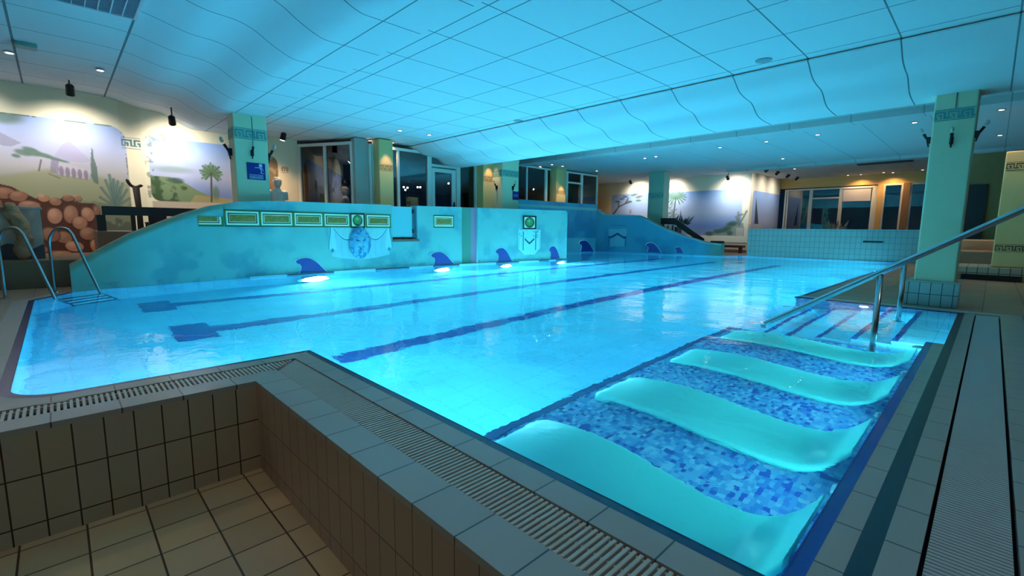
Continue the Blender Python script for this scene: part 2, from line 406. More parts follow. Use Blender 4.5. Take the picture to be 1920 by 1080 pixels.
# gutter grates: bars across a channel
BARM = plain('grate_plastic', rgb(176, 180, 172), .35); BARM2 = plain('grate_plastic_bluish', rgb(168, 180, 180), .45)
def rod(bm, p, q, r, n=6): tube(bm, [p, q], r, n)
bm = bmesh.new(); y = .10
while y < 3.60:
    xe = 1.035; x1 = 1.225
    if y > 3.40: xe = 1.035+(y-3.40)*.9
    box(bm, xe, x1, y-.0075, y+.0075, -.030, -.004); y += .0245
for xx in (1.045, 1.13, 1.215): box(bm, xx-.006, xx+.006, .1, 3.42, -.032, -.012)
tag(mk('gutter_grate', bm, BARM, bevel=.003), 'long pale gutter grate with crosswise bars between the near coping tiles', 'grate')
bm = bmesh.new(); x = -2.9
while x < 1.2:
    y0 = 3.435 if x < 1.03 else 3.435+(x-1.03)*1.0
    if y0 < 3.6: box(bm, x-.007, x+.007, y0, 3.625, -.03, -.004)
    x += .0262
for yy in (3.44, 3.58): box(bm, -2.9, 1.03, yy-.006, yy+.006, -.032, -.006)
tag(mk('gutter_grate', bm, BARM), 'short gutter grate with dark open slots along the left pool end', 'grate')
bm = bmesh.new(); x = 1.38
while x < 8.0:
    box(bm, x-.0075, x+.0075, -.142, .048, -.03, -.002); x += .021
box(bm, 1.37, 8.0, -.142, .048, -.034, -.012)
tag(mk('gutter_grate', bm, BARM2), 'wide finely ribbed channel cover on the right hand deck', 'grate')

# ------------------------------------------------------------------ ceiling
xs_p = [-3, .6, .95, 1.2, 1.45, 1.75, 1.95, 2.15, 2.38, 2.6, 3.10, 3.11, 3.16, 4, 6.9, 7.15, 7.4, 7.65, 7.95, 8.2, 8.45, 8.9]
zs_p = [3.60, 3.60, 3.58, 3.52, 3.46, 3.44, 3.38, 3.26, 3.16, 3.15, 3.15, 3.15, 3.22, 3.22, 3.22, 3.18, 3.04, 2.99, 2.96, 2.84, 2.80, 2.79]
def ceil_z(x): return float(np.interp(x, xs_p, zs_p))
prof = []
for i in range(len(xs_p)): prof.append(Vector((xs_p[i], 0, zs_p[i])))
sm = smoothpath(prof[1:11], 5)[:-1] + [prof[10], prof[11], prof[12]] + smoothpath(prof[13:], 5)
prof = [prof[0]] + sm + [Vector((8.95, 0, 2.80)), Vector((8.95, 0, 3.5))]
mc, nt, b = nodes_of('ceiling_board')
geo = nt.nodes.new('ShaderNodeNewGeometry'); sep = nt.nodes.new('ShaderNodeSeparateXYZ'); nt.links.new(geo.outputs['Position'], sep.inputs[0])
acc = None
for xl in (-.22, .93, 2.65, 3.30, 3.52, 4.42, 5.28, 6.14, 6.98):
    a = mth(nt, 'LESS_THAN', mth(nt, 'ABSOLUTE', mth(nt, 'SUBTRACT', sep.outputs[0], xl)), .008 if xl > 1 else .014)
    acc = a if acc is None else mth(nt, 'MAXIMUM', acc, a)
fr = mth(nt, 'FRACT', mth(nt, 'DIVIDE', mth(nt, 'SUBTRACT', sep.outputs[1], .02), .935))
dy = mth(nt, 'MULTIPLY', mth(nt, 'MINIMUM', fr, mth(nt, 'SUBTRACT', 1., fr)), .935)
acc = mth(nt, 'MAXIMUM', acc, mth(nt, 'LESS_THAN', dy, .008))
nz = nt.nodes.new('ShaderNodeTexNoise'); nz.inputs['Scale'].default_value = 900; nt.links.new(geo.outputs['Position'], nz.inputs['Vector'])
mx = nt.nodes.new('ShaderNodeMix'); mx.data_type = 'RGBA'; mx.inputs['A'].default_value = (.74, .76, .76, 1); mx.inputs['B'].default_value = (.16, .2, .22, 1)
nt.links.new(acc, mx.inputs['Factor']); nt.links.new(mx.outputs['Result'], b.inputs['Base Color']); b.inputs['Roughness'].default_value = .85
b.inputs['Specular IOR Level'].default_value = .15
bm = bmesh.new(); rows = [[bm.verts.new((p.x, y, p.z)) for p in prof] for y in (-6, 0, 5, 10, 13.2)]
for r1, r2 in zip(rows, rows[1:]):
    for k in range(len(prof)-1): bm.faces.new((r1[k], r1[k+1], r2[k+1], r2[k]))
o = st('ceiling', bm, mc, smooth=True)
try:
    bpy.context.view_layer.objects.active = o; o.data.set_sharp_from_angle(angle=math.radians(28))
except Exception: pass
mc2, nt, b = nodes_of('ceiling_far'); 
geo = nt.nodes.new('ShaderNodeNewGeometry'); sep = nt.nodes.new('ShaderNodeSeparateXYZ'); nt.links.new(geo.outputs['Position'], sep.inputs[0])
fr = mth(nt, 'FRACT', mth(nt, 'DIVIDE', sep.outputs[1], 1.2)); dy = mth(nt, 'MULTIPLY', mth(nt, 'MINIMUM', fr, mth(nt, 'SUBTRACT', 1., fr)), 1.2)
mx = nt.nodes.new('ShaderNodeMix'); mx.data_type = 'RGBA'; mx.inputs['A'].default_value = (.46, .46, .46, 1); mx.inputs['B'].default_value = (.25, .27, .28, 1)
nt.links.new(mth(nt, 'LESS_THAN', dy, .01), mx.inputs['Factor']); nt.links.new(mx.outputs['Result'], b.inputs['Base Color']); b.inputs['Roughness'].default_value = .85
st('ceiling_far', bx(8.95, 27, -6, 16, 3.5, 3.6), mc2)
st('ceiling_soffit', bx(8.95, 11.0, 10.99, 13.0, 3.1, 3.5), mc2)
st('ceiling_beam', bx(12.6, 13.0, -6, 13, 3.36, 3.5), mc2)
st('ceiling_beam_far', bx(20.2, 20.5, -6, 8, 3.40, 3.5), mc2)

# ------------------------------------------------------------------ outer walls not in view close the room
DK = plain('dim_wall', rgb(120, 100, 80), .8)
st('wall_near', bx(-3.1, 27, -6.1, -6, -.7, 3.7), DK)
st('wall_west', bx(-3.1, -3, -6, 13, -.7, 3.8), DK)

# ================================================================== painted mural walls
YM = 12.9
def A(px, py): p = ony(px, py, YM); return (p.x, p.z)
def AA(l): return [A(*q) for q in l]
def paint_left(U, V):
    x = -2.6 + 7.3*U; z = 3.6*V
    c = np.zeros(x.shape+(3,)) + np.array([238, 226, 196])/255.
    n_ = vnoise(x, z, 1.3, 3); c = c*(1-.10*(n_[..., None]-.5))
    c = over(c, (226, 206, 170), sst(x, 1.1, 1.14)*(1-sst(x, 1.46, 1.5))*.35)
    # --- first picture
    x1, zt = A(234, 250)[0], A(100, 222)[1]
    d = rrect(x, z, -3.4, x1, .25, zt, .28); m1 = 1-sst(d, -.01, .01)
    s = c.copy()*0
    zz = z
    sky = np.stack([np.interp(zz, [1.2, 1.7, 2.1, 2.5, 3.1], v) for v in ([110, 150, 186, 178, 150], [112, 150, 180, 184, 180], [70, 118, 178, 214, 232])], -1)/255
    s = sky*(1-.08*(vnoise(x, z, 1.1, 9)[..., None]-.5)*2)
    s = over(s, (166, 150, 190), inpoly(x, z, AA([(95, 302), (112, 276), (128, 262), (138, 272), (160, 292), (175, 305)]))*.45)
    s = over(s, (120, 112, 128), inpoly(x, z, AA([(-60, 230), (-20, 245), (0, 248), (20, 258), (40, 268), (20, 275), (-60, 262)]))*.5)
    s = over(s, (150, 150, 100), sst(-z + .10*np.sin(x*3+1), -A(60, 318)[1], -A(60, 330)[1])*.9)
    s = over(s, (98, 108, 70), sst(vnoise(x, z, 3.2, 21) - (z-1.30)*1.3, .42, .60)*.85)
    s = over(s, (54, 66, 44), sst(vnoise(x, z, 6.2, 5) - (z-1.12)*1.6, .52, .66)*.85)
    # temple
    for q in ([(106, 306), (170, 318), (168, 336), (104, 326)],): s = over(s, (204, 192, 196), inpoly(x, z, AA(q))*.9)
    for k in range(5):
        a = A(116+11.5*k, 327+1.8*k); s = over(s, (124, 108, 128), ell(x, z, a[0], a[1]+.06, .034, .10, .2)*.9)
    s = over(s, (126, 112, 140), inpoly(x, z, AA([(96, 298), (110, 300), (110, 328), (94, 322)]))*.7)
    # umbrella pine
    for q in ((30, 292, 9, 5), (44, 286, 18, 8), (62, 286, 20, 9), (82, 291, 20, 6), (100, 297, 20, 4), (56, 280, 16, 6), (118, 302, 14, 3)):
        a = A(q[0], q[1]); s = over(s, (74, 104, 82), ell(x, z, a[0], a[1], q[2]*.0065, q[3]*.0068, .35, -.22)*.85)
    s = over(s, (80, 64, 60), seg(x, z, A(77, 300), A(73, 320), .012)*.8)
    s = over(s, (96, 88, 66), seg(x, z, A(92, 326), A(112, 334), .014)*.7)
    # cypress
    s = over(s, (66, 92, 78), inpoly(x, z, AA([(172, 272), (176, 296), (183, 318), (185, 346), (176, 342), (171, 330), (170, 300)]))*.85)
    # agave
    b0 = A(219, 388)
    for k, (tx, ty) in enumerate([(190, 352), (198, 338), (205, 328), (213, 336), (221, 340), (230, 344), (238, 356), (188, 370), (243, 372), (208, 345), (226, 352)]):
        t_ = A(tx, ty); s = over(s, (58+4*(k % 3), 88+5*(k % 3), 78), seg(x, z, b0, t_, .024)*.8); s = over(s, (120, 150, 130), seg(x, z, b0, (t_[0]+.012, t_[1]), .006)*.6)
    s = s*.74 + np.array([168, 160, 180])/255.*.26
    # boulders
    rr = np.random.RandomState(5)
    rockz = A(100, 372)[1]
    base = inpoly(x, z, AA([(-300, 330), (0, 345), (22, 350), (45, 362), (80, 378), (120, 372), (150, 380), (178, 382), (196, 420), (196, 500), (-300, 500)]))
    s = over(s, (84, 52, 42), base)
    rocks = [(8, 362, 22, 16), (35, 368, 20, 14), (55, 385, 24, 12), (82, 372, 13, 10), (104, 378, 14, 12), (128, 372, 14, 9), (146, 372, 9, 8),
             (103, 405, 17, 24), (133, 402, 17, 28), (165, 402, 16, 22), (150, 418, 18, 20), (120, 445, 20, 18), (165, 438, 20, 20), (95, 440, 20, 22), (140, 462, 22, 16),
             (182, 395, 8, 16), (50, 440, 22, 20), (20, 420, 20, 24), (-20, 380, 26, 18), (-40, 420, 30, 26), (70, 470, 26, 12), (110, 478, 30, 10), (20, 470, 30, 12), (180, 460, 14, 20)]
    for k, q in enumerate(rocks):
        a = A(q[0], q[1]); t = .78 + .3*rr.rand(); e = ell(x, z, a[0], a[1], q[2]*.0062, q[3]*.0064, .10, rr.uniform(-.3, .3))
        s = over(s, (60, 36, 30), ell(x, z, a[0], a[1]-.01, q[2]*.0070, q[3]*.0072, .1)*.7)
        s = over(s, (176*t, 122*t, 96*t), e); s = over(s, (214*t, 164*t, 134*t), ell(x, z, a[0]-.03, a[1]+.05, q[2]*.0036, q[3]*.0036, .6)*.6)
    s = over(s, (70, 96, 52), m1*ell(x, z, A(4, 214)[0], A(4, 218)[1], .24, .12, .5)*.5)
    c = c*(1-m1[..., None]) + s*m1[..., None]
    c = over(c, (96, 110, 84), (np.abs(d+.01) < .012)*(vnoise(x, z, 9, 2) > .52)*(z > 2.0)*.7)
    # --- second picture
    x2, zt2 = A(279, 300)[0], A(300, 258)[1]
    zb2 = A(300, 377)[1]
    d = rrect(x, z, x2, 4.02, zb2, zt2, .16); m2 = 1-sst(d, -.01, .01)
    sky = np.stack([np.interp(z, [1.4, 1.75, 2.1, 2.5, 2.9], v) for v in ([96, 128, 176, 178, 150], [122, 146, 180, 190, 180], [178, 196, 208, 222, 232])], -1)/255
    s = sky*(1-.10*(vnoise(x, z, 1.4, 19)[..., None]-.5)*2)
    s = over(s, (120, 138, 120), ell(x, z, *A(325, 318), .34, .07, .6)*.5)
    hill = inpoly(x, z, AA([(270, 325), (290, 330), (318, 332), (345, 342), (372, 358), (400, 370), (436, 374), (436, 400), (270, 400)]))
    s = over(s, (120, 138, 92), hill*.9)
    s = over(s, (62, 86, 56), hill*sst(vnoise(x, z, 6, 31)-.5*(x-2.0)-.2*(z-1.6), .42, .62)*.9)
    s = over(s, (176, 152, 106), inpoly(x, z, AA([(365, 366), (395, 368), (436, 374), (436, 392), (350, 392)]))*.8)
    s = over(s, (70, 92, 82), ell(x, z, *A(328, 338), .15, .055, .4)*.85)
    pc = A(396, 325)
    for k in range(19):
        t = math.radians(-50+280*k/18); L_ = .20+.03*math.sin(k*2.3)
        s = over(s, (104, 132, 96) if k % 2 else (76, 104, 76), seg(x, z, pc, (pc[0]+L_*math.cos(t), pc[1]+L_*math.sin(t)), .022)*.85)
    s = over(s, (84, 84, 62), seg(x, z, pc, A(397, 378), .019)*.95)
    s = over(s, (88, 118, 84), ell(x, z, *A(405, 362), .07, .15, .5)*.7)
    c = c*(1-m2[..., None]) + s*m2[..., None]
    vine = (vnoise(x, z, 11, 77) > .60)*(np.abs(d) < .07)*(x < 1.9)*(z > 1.6)
    c = over(c, (120, 124, 104), vine*.6)
    # ochre strip under the second picture, meander between
    c = over(c, (150, 118, 104), ((z < zb2) & (x > x2))*.45)
    a, b_ = A(229, 259), A(264, 280)
    c = meander(c, x, z, a[0]-.02, b_[0], b_[1]-.0, a[1]+.02, (86, 120, 128))
    # niche picture and key band on the ochre corner
    d3 = rrect(x, z, A(508, 300)[0]-.3, A(520, 300)[0], 1.2, A(510, 292)[1], .2)
    c = over(c, (150, 128, 100), (1-sst(d3, -.01, .01))*.8)
    c = over(c, (112, 86, 70), (1-sst(d3, -.01, .01))*(vnoise(x, z, 5, 8) > .5)*.6)
    a, b_ = A(528, 312), A(541, 324); c = meander(c, x, z, a[0], b_[0], b_[1], a[1], (150, 112, 84))
    return c
sheet('wall_left', lambda U, V: (-2.6+7.3*U, np.full(U.shape, YM), 3.6*V), 620, 300, paint_left)
tag(bpy.data.objects['wall_left'], kind='structure')
st('wall_left_backing', bx(-3, 4.8, YM+.02, YM+.2, -.05, 3.7), DK)

# far murals: wall across the room (x = 22), return wall (y = 7.6)
XF = 22.0; YR = 7.6
def B(px, py): p = onx(px, py, XF); return (-p.y, p.z)      # coordinate grows to the right in view
def paint_far(U, V):
    x = -15.7 + 8.1*U; z = 3.5*V
    c = np.zeros(x.shape+(3,)) + np.array([240, 230, 208])/255.
    c = c*(1-.08*(vnoise(x, z, 1.1, 3)[..., None]-.5))
    c = over(c, (224, 196, 140), (1-sst(x, B(1128, 350)[0], B(1150, 350)[0]))*.6)
    for (pl, pr, pt, pb) in ((1147, 1240, 363, 470), (1236, 1392, 358, 441)):
        x0, x1 = B(pl, 380)[0], B(pr, 380)[0]; zt = B((pl+pr)/2, pt)[1]; zb = B((pl+pr)/2, pb)[1]
        d = rrect(x, z, x0, x1, zb, zt, .18); m_ = 1-sst(d, -.015, .015)
        t = (z-zb)/(zt-zb)
        s = np.stack([np.interp(t, [0, .2, .5, .75, 1], v) for v in ([150, 110, 168, 170, 140], [160, 140, 186, 192, 176], [190, 200, 216, 232, 230])], -1)/255
        s = s*(1-.06*(vnoise(x, z, .8, 12)[..., None]-.5)*2)
        c = c*(1-m_[..., None]) + s*m_[..., None]
    # bare spreading tree
    tr = [((1145, 408), (1160, 388)), ((1160, 388), (1172, 382)), ((1160, 388), (1160, 378)), ((1172, 382), (1184, 378)), ((1172, 382), (1178, 372)), ((1150, 402), (1156, 394))]
    for a, b_ in tr: c = over(c, (92, 78, 74), seg(x, z, B(*a), B(*b_), .035)*.9)
    for q in ((1158, 378), (1166, 373), (1172, 369), (1180, 378), (1188, 366), (1196, 370), (1192, 364), (1200, 368), (1197, 376)):
        a = B(*q); c = over(c, (92, 100, 96), ell(x, z, a[0], a[1], .16, .055, .3)*.8)
    a = B(1182, 397); c = over(c, (166, 130, 140), ell(x, z, a[0], a[1], .07, .12, .4)*.8)
    # palm
    pc = B(1267, 372)
    for k in range(15):
        t = math.radians(-65+310*k/14); L_ = .52
        e = (pc[0]+L_*math.cos(t), pc[1]+L_*.62*math.sin(t)+.02); md = ((pc[0]+e[0])/2, (pc[1]+e[1])/2+.10)
        for p, q in ((pc, md), (md, e)): c = over(c, (92, 124, 108), seg(x, z, p, q, .035)*.85)
    c = over(c, (84, 92, 84), seg(x, z, pc, B(1262, 410), .035)*.9)
    for k in range(26):
        r_ = np.random.RandomState(k); a = B(1245+r_.rand()*14, 385+r_.rand()*28); c = over(c, (104, 124, 112), seg(x, z, a, (a[0]+r_.uniform(-.3, .3), a[1]+r_.rand()*.3), .025)*.7)
    c = over(c, (70, 88, 84), inpoly(x, z, [B(1275, 412), B(1276, 392), B(1279, 412)])*.8)
    # shore on the right, urn with plant
    c = over(c, (150, 164, 150), inpoly(x, z, [B(1318, 441), B(1340, 434), B(1360, 426), B(1372, 420), B(1394, 418), B(1394, 441)])*.9)
    for q in ((1330, 438, .3), (1345, 434, .3), (1356, 432, .35), (1364, 428, .3), (1370, 421, .3), (1375, 419, .3), (1368, 437, .2)):
        a = B(q[0], q[1]); c = over(c, (70, 100, 90), ell(x, z, a[0], a[1], q[2]*.6, .10, .5)*.8)
    for a, b_ in (((1386, 422), (1384, 398)), ((1386, 422), (1380, 406)), ((1386, 422), (1400, 396)), ((1384, 404), (1392, 402))): c = over(c, (118, 130, 124), seg(x, z, B(*a), B(*b_), .04)*.8)
    a, b_ = B(1379, 426), B(1394, 443)
    fr_ = (x > a[0]) & (x < b_[0]) & (z < a[1]) & (z > b_[1]); c = over(c, (214, 206, 196), fr_*.8)
    c = over(c, (160, 150, 146), (fr_ & ((np.abs(x-a[0]) < .03) | (np.abs(x-b_[0]) < .03) | (np.abs(z-a[1]) < .03)))*.7)
    # dado
    zd = B(1350, 455)[1]; c = over(c, (214, 190, 150), (z < zd)*.75); c = over(c, (120, 92, 84), (np.abs(z-zd) < .025)*.8)
    c = over(c, (110, 60, 66), ((z < B(1350, 467)[1]) & (z > B(1350, 474)[1]))*.8)
    return c
sheet('wall_far', lambda U, V: (np.full(U.shape, XF), 15.7-8.1*U, 3.5*V), 520, 230, paint_far)
tag(bpy.data.objects['wall_far'], kind='structure')
def C(px, py): p = ony(px, py, YR); return (p.x, p.z)
def paint_return(U, V):
    x = 22+4*U; z = 3.5*V
    c = np.zeros(x.shape+(3,)) + np.array([240, 228, 204])/255.
    x0 = C(1411, 380)[0]; x1 = C(1462, 380)[0]; zt = C(1430, 360)[1]
    m_ = 1-sst(rrect(x, z, x0, x1, .7, zt, .15), -.015, .015); t = (z-.9)/(zt-.9)
    s = np.stack([np.interp(t, [0, .3, .7, 1], v) for v in ([150, 176, 160, 150], [160, 186, 186, 180], [186, 220, 232, 232])], -1)/255
    c = c*(1-m_[..., None]) + s*m_[..., None]
    c = over(c, (60, 70, 84), inpoly(x, z, [C(1414, 420), C(1418, 370), C(1422, 420)])*.9)
    c = over(c, (120, 124, 110), sst(x, x1-.5, x1+.4)*(vnoise(x, z, 3, 4) > .5)*(z < 2.2)*.6)
    c = over(c, (200, 184, 168), inpoly(x, z, [C(1402, 421), C(1428, 421), C(1428, 440), C(1402, 440)])*.6)
    return c
sheet('wall_return', lambda U, V: (22+4*U, np.full(U.shape, YR), 3.5*V), 220, 180, paint_return)
tag(bpy.data.objects['wall_return'], kind='structure')
OCH = plain('ochre_plaster', rgb(222, 176, 112), .8, noise=.08)
st('wall_ochre', zprism([(18.1, 13.0), (22.0, 15.7), (22.05, 15.8), (18.0, 13.15)], 0, 3.5), OCH)

# ================================================================== long pool wall (balustrade of the left stair)
BLUEW = (124, 188, 184)
tp = [(.1, .40), (.2, .46), (.85, .86), (1.62, 1.21), (2.05, 1.36), (2.5, 1.45), (3.2, 1.50), (8.0, 1.55), (11.78, 1.575), (11.85, 1.50)]
tpx = np.array([p[0] for p in tp]); tpz = np.array([p[1] for p in tp])
def topz(x): return np.interp(x, tpx, tpz)
HX0, HX1, HZ0 = ony(738, 440, 10.03).x, ony(786, 440, 10.0).x, .70
SX0, SX1 = ony(868, 450, 9.95).x, ony(897, 450, 9.93).x
def wallcol(x, z):
    c = np.zeros(x.shape+(3,)) + np.array(BLUEW)/255.
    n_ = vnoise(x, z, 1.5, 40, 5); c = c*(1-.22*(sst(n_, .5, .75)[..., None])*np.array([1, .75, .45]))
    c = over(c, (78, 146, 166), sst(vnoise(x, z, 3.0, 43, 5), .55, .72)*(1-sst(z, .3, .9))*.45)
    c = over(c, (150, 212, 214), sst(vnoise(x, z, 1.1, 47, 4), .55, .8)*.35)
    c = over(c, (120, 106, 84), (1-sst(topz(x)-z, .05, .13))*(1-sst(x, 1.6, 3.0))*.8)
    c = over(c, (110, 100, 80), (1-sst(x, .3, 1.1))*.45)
    c = over(c, (60, 80, 110), (vnoise(x, z, 5, 51) > .62)*(z < .10)*.15)
    return c
def wall_segment(name, xa, xb, set_=0.0, cf=None, zlo=0., zhi=None, th=.30):
    f = cf or wallcol
    def P(U, V):
        x = xa+(xb-xa)*U; t = topz(x) if zhi is None else np.full(x.shape, zhi)
        return x, wy(x)+set_, zlo+(t-zlo)*V
    def cfn(U, V):
        x, y, z = P(U, V); return f(x, z)
    nx = max(6, int((xb-xa)/.03)); o = sheet(name, P, nx, 50, cfn); tag(o, kind='structure')
    def PT(U, V):
        x = xa+(xb-xa)*U; t = topz(x) if zhi is None else np.full(x.shape, zhi); return x, wy(x)+set_+th*V, t+.0*V
    def ct(U, V):
        x = xa+(xb-xa)*U; c = np.zeros(U.shape+(3,)) + np.array((120, 176, 186))/255.; return over(c, (150, 132, 108), (1-sst(x, 1.6, 2.6))*.9)
    c1 = sheet(name+'_top', PT, nx, 4, ct, parent=o)
    sheet(name+'_back', lambda U, V: (xa+(xb-xa)*U, wy(xa+(xb-xa)*U)+set_+th, zlo+((topz(xa+(xb-xa)*U) if zhi is None else zhi)-zlo)*V), nx, 4, lambda U, V: np.zeros(U.shape+(3,))+.7, parent=o)
    for xe in (xa, xb):
        bm = bmesh.new(); t = float(topz(xe)) if zhi is None else zhi; y = float(wy(xe))+set_
        bm.faces.new([bm.verts.new(v) for v in ((xe, y, zlo), (xe, y+th, zlo), (xe, y+th, t), (xe, y, t))])
        mk(name+'_end', bm, plain('pool_wall_end', rgb(112, 186, 200), .7), o)
    return o
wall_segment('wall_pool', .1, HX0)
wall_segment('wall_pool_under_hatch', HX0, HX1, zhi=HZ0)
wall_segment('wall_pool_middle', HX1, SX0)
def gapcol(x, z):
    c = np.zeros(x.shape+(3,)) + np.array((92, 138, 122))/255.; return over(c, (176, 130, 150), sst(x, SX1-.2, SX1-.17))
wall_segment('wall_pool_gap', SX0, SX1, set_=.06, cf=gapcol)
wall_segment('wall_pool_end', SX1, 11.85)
# pale overflow ledge with dark slots along the foot of the wall
wf = [(float(x), float(wy(x))) for x in np.linspace(2.6, 11.83, 24)]
lg = st('trim_18', strip(wf, [(x, y-.07) for x, y in wf], -.003, .03), plain('ledge_pale', rgb(170, 206, 212), .4))
for xa, xb in ((3.3, 4.3), (5.3, 6.2), (6.9, 7.7), (8.95, 9.8), (10.6, 11.0), (11.3, 11.8)):
    ww = [(float(x), float(wy(x))-.071) for x in np.linspace(xa, xb, 5)]
    mk('overflow_slot', strip(ww, [(x, y-.006) for x, y in ww], .0, .026), plain('slot_navy', rgb(16, 26, 60), .5), lg)
# hatch
yh = float(wy(6.0))
hx = empty('wall_hatch', (HX0, yh, HZ0), 'pale blue rectangular hatch panel above a brown sill in the long pool wall', 'hatch')
HM = plain('hatch_paint', rgb(120, 200, 206), .6)
mk('panel', bx(HX0+.01, HX1-.12, yh+.03, yh+.07, HZ0+.06, 1.50), HM, hx, bevel=.01)
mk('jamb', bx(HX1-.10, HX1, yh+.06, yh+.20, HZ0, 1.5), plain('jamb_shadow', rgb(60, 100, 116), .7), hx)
mk('sill', bx(HX0, HX1+.06, yh-.02, yh+.2, HZ0-.05, HZ0+.01), plain('sill_brown', rgb(112, 82, 74), .6), hx, bevel=.008)
for z in (.86, 1.34): mk('hinge', bx(HX1-.13, HX1-.09, yh+.0, yh+.06, z, z+.10), plain('iron', rgb(30, 36, 44), .5, .6), hx)
mk('latch', bx(HX0+.30, HX0+.38, yh-.0, yh+.03, HZ0+.01, HZ0+.06), plain('iron', rgb(30, 36, 44)), hx)
# recess behind the wall end and second stair wall across the pool end
def paint_blue2(x, z):
    c = np.zeros(x.shape+(3,)) + np.array((70, 150, 176))/255.
    n_ = vnoise(x, z, .9, 60, 5); c = c*(1-.25*(sst(n_, .45, .75)[..., None])*np.array([1, .8, .5])); return c
def rec(U, V): return 10.2+7.1*U, np.full(U.shape, 12.4), 2.07*V
def reccol(U, V):
    x, y, z = rec(U, V); c = paint_blue2(x, z); c = over(c, (120, 184, 176), (np.abs(z-1.86) < .04)*.8)
    c = over(c, (110, 184, 190), ((z < .62) & (x > 13))*.6); return c
tag(sheet('wall_recess', rec, 160, 60, reccol), kind='structure')
st('wall_recess_body', bx(10.2, 17.4, 12.41, 12.7, 0, 2.06), plain('teal_wall', rgb(70, 150, 176), .7))
st('wall_recess_side', bx(11.70, 11.84, 9.85, 12.4, 0, 1.5), plain('teal_wall', rgb(70, 150, 176), .7))
t2y = np.array([7.25, 7.9, 8.7, 9.4, 10.0, 10.6, 12.1, 12.4]); t2z = np.array([.46, .52, .76, 1.01, 1.32, 1.60, 1.66, 1.9])
def s2(U, V):
    y = 12.4-5.1*U; return w2x(y), y, np.interp(y, t2y, t2z)*V
def s2col(U, V):
    x, y, z = s2(U, V); c = paint_blue2(-y, z); c = over(c, (110, 126, 110), (1-sst(y, 7.4, 8.1))*.75)
    t = np.interp(y, t2y, t2z); c = over(c, (140, 190, 180), (t-z < .05)*.6)
    # faint hanging cloth with a dark swag
    y0 = onx(1166, 450, 17.9).y; u = -(y-y0); m_ = (np.abs(u) < .40-.08*(z < .5))*(z > .25)*(z < 1.02)
    c = over(c, (130, 196, 200), m_*.55)
    sw = np.minimum(np.abs(z-(.78-.32*np.abs(np.abs(u)-.0))), 9)
    c = over(c, (14, 44, 92), ((np.abs(z-(.80-.55*np.minimum(np.abs(u), .4)+.9*np.maximum(np.abs(u)-.3, 0))) < .045) & (np.abs(u) < .38))*.9)
    c = over(c, (40, 100, 140), ((np.abs(np.abs(u)-.36) < .02) & (z < .62) & (z > .25))*.8)
    c = over(c, (40, 100, 140), ((np.abs(z-1.16) < .012) & (np.abs(u) < .35))*.6)
    return c
tag(sheet('wall_stair', s2, 170, 60, s2col), kind='structure')
sheet('wall_stair_top', lambda U, V: (w2x(12.4-5.1*U)+.3*V, 12.4-5.1*U, np.interp(12.4-5.1*U, t2y, t2z)), 60, 3, lambda U, V: np.zeros(U.shape+(3,))+np.array((110, 150, 150))/255, parent=bpy.data.objects['wall_stair'])
sheet('wall_stair_end', lambda U, V: (18.46+.3*U, np.full(U.shape, 7.3), .5*V), 3, 3, lambda U, V: np.zeros(U.shape+(3,))+np.array((110, 126, 110))/255, parent=bpy.data.objects['wall_stair'])
# white tiled wall at the far pool end
WT = tiles('white_wall_tile', rgb(150, 158, 156), rgb(112, 118, 116), 1, 2, .15, .2, g=.012, rough=.4, var=.03)
ax, ay, bx2, by2 = 19.5, 6.72, 20.1, 1.2
dv = Vector((bx2-ax, by2-ay, 0)).normalized(); nv = Vector((-dv.y, dv.x, 0))
st('wall_tiled', zprism([(ax, ay), (bx2, by2), (bx2+.25, by2), (ax+.25, ay)], 0, 1.07), WT)

# ================================================================== terrace behind the long wall
TERR = plain('terrace_floor', rgb(128, 122, 110), .6, noise=.08)
st('floor_terrace', zprism([(.55, 11.6), (.9, 10.4), (2.6, 10.4), (11.6, 10.4), (11.6, 12.95), (.55, 12.95)], .3, .88), TERR)
st('floor_ledge', zprism([(-3, 10.45), (.9, 10.35), (.9, 12.95), (-3, 12.95)], 0, .43), plain('ledge_brown', rgb(116, 92, 70), .6, noise=.1))
# ================================================================== windows
FRW = plain('window_frame_paint', rgb(226, 222, 212), .45)
PILC = plain('pillar_plaster', rgb(206, 206, 172), .75, noise=.03)
gm, nt, b = nodes_of('window_glass'); nt.nodes.remove(b)
tr = nt.nodes.new('ShaderNodeBsdfTransparent'); tr.inputs[0].default_value = (.75, .82, .85, 1)
gs = nt.nodes.new('ShaderNodeBsdfGlossy'); gs.inputs['Roughness'].default_value = .01; fz = nt.nodes.new('ShaderNodeFresnel'); fz.inputs[0].default_value = 1.6
mxs = nt.nodes.new('ShaderNodeMixShader'); nt.links.new(mth(nt, 'MULTIPLY_ADD', fz.outputs[0], 1.6, .02), mxs.inputs[0])
nt.links.new(tr.outputs[0], mxs.inputs[1]); nt.links.new(gs.outputs[0], mxs.inputs[2]); nt.links.new(mxs.outputs[0], nt.nodes['Material Output'].inputs[0]); GLASS = gm
NW = [0]
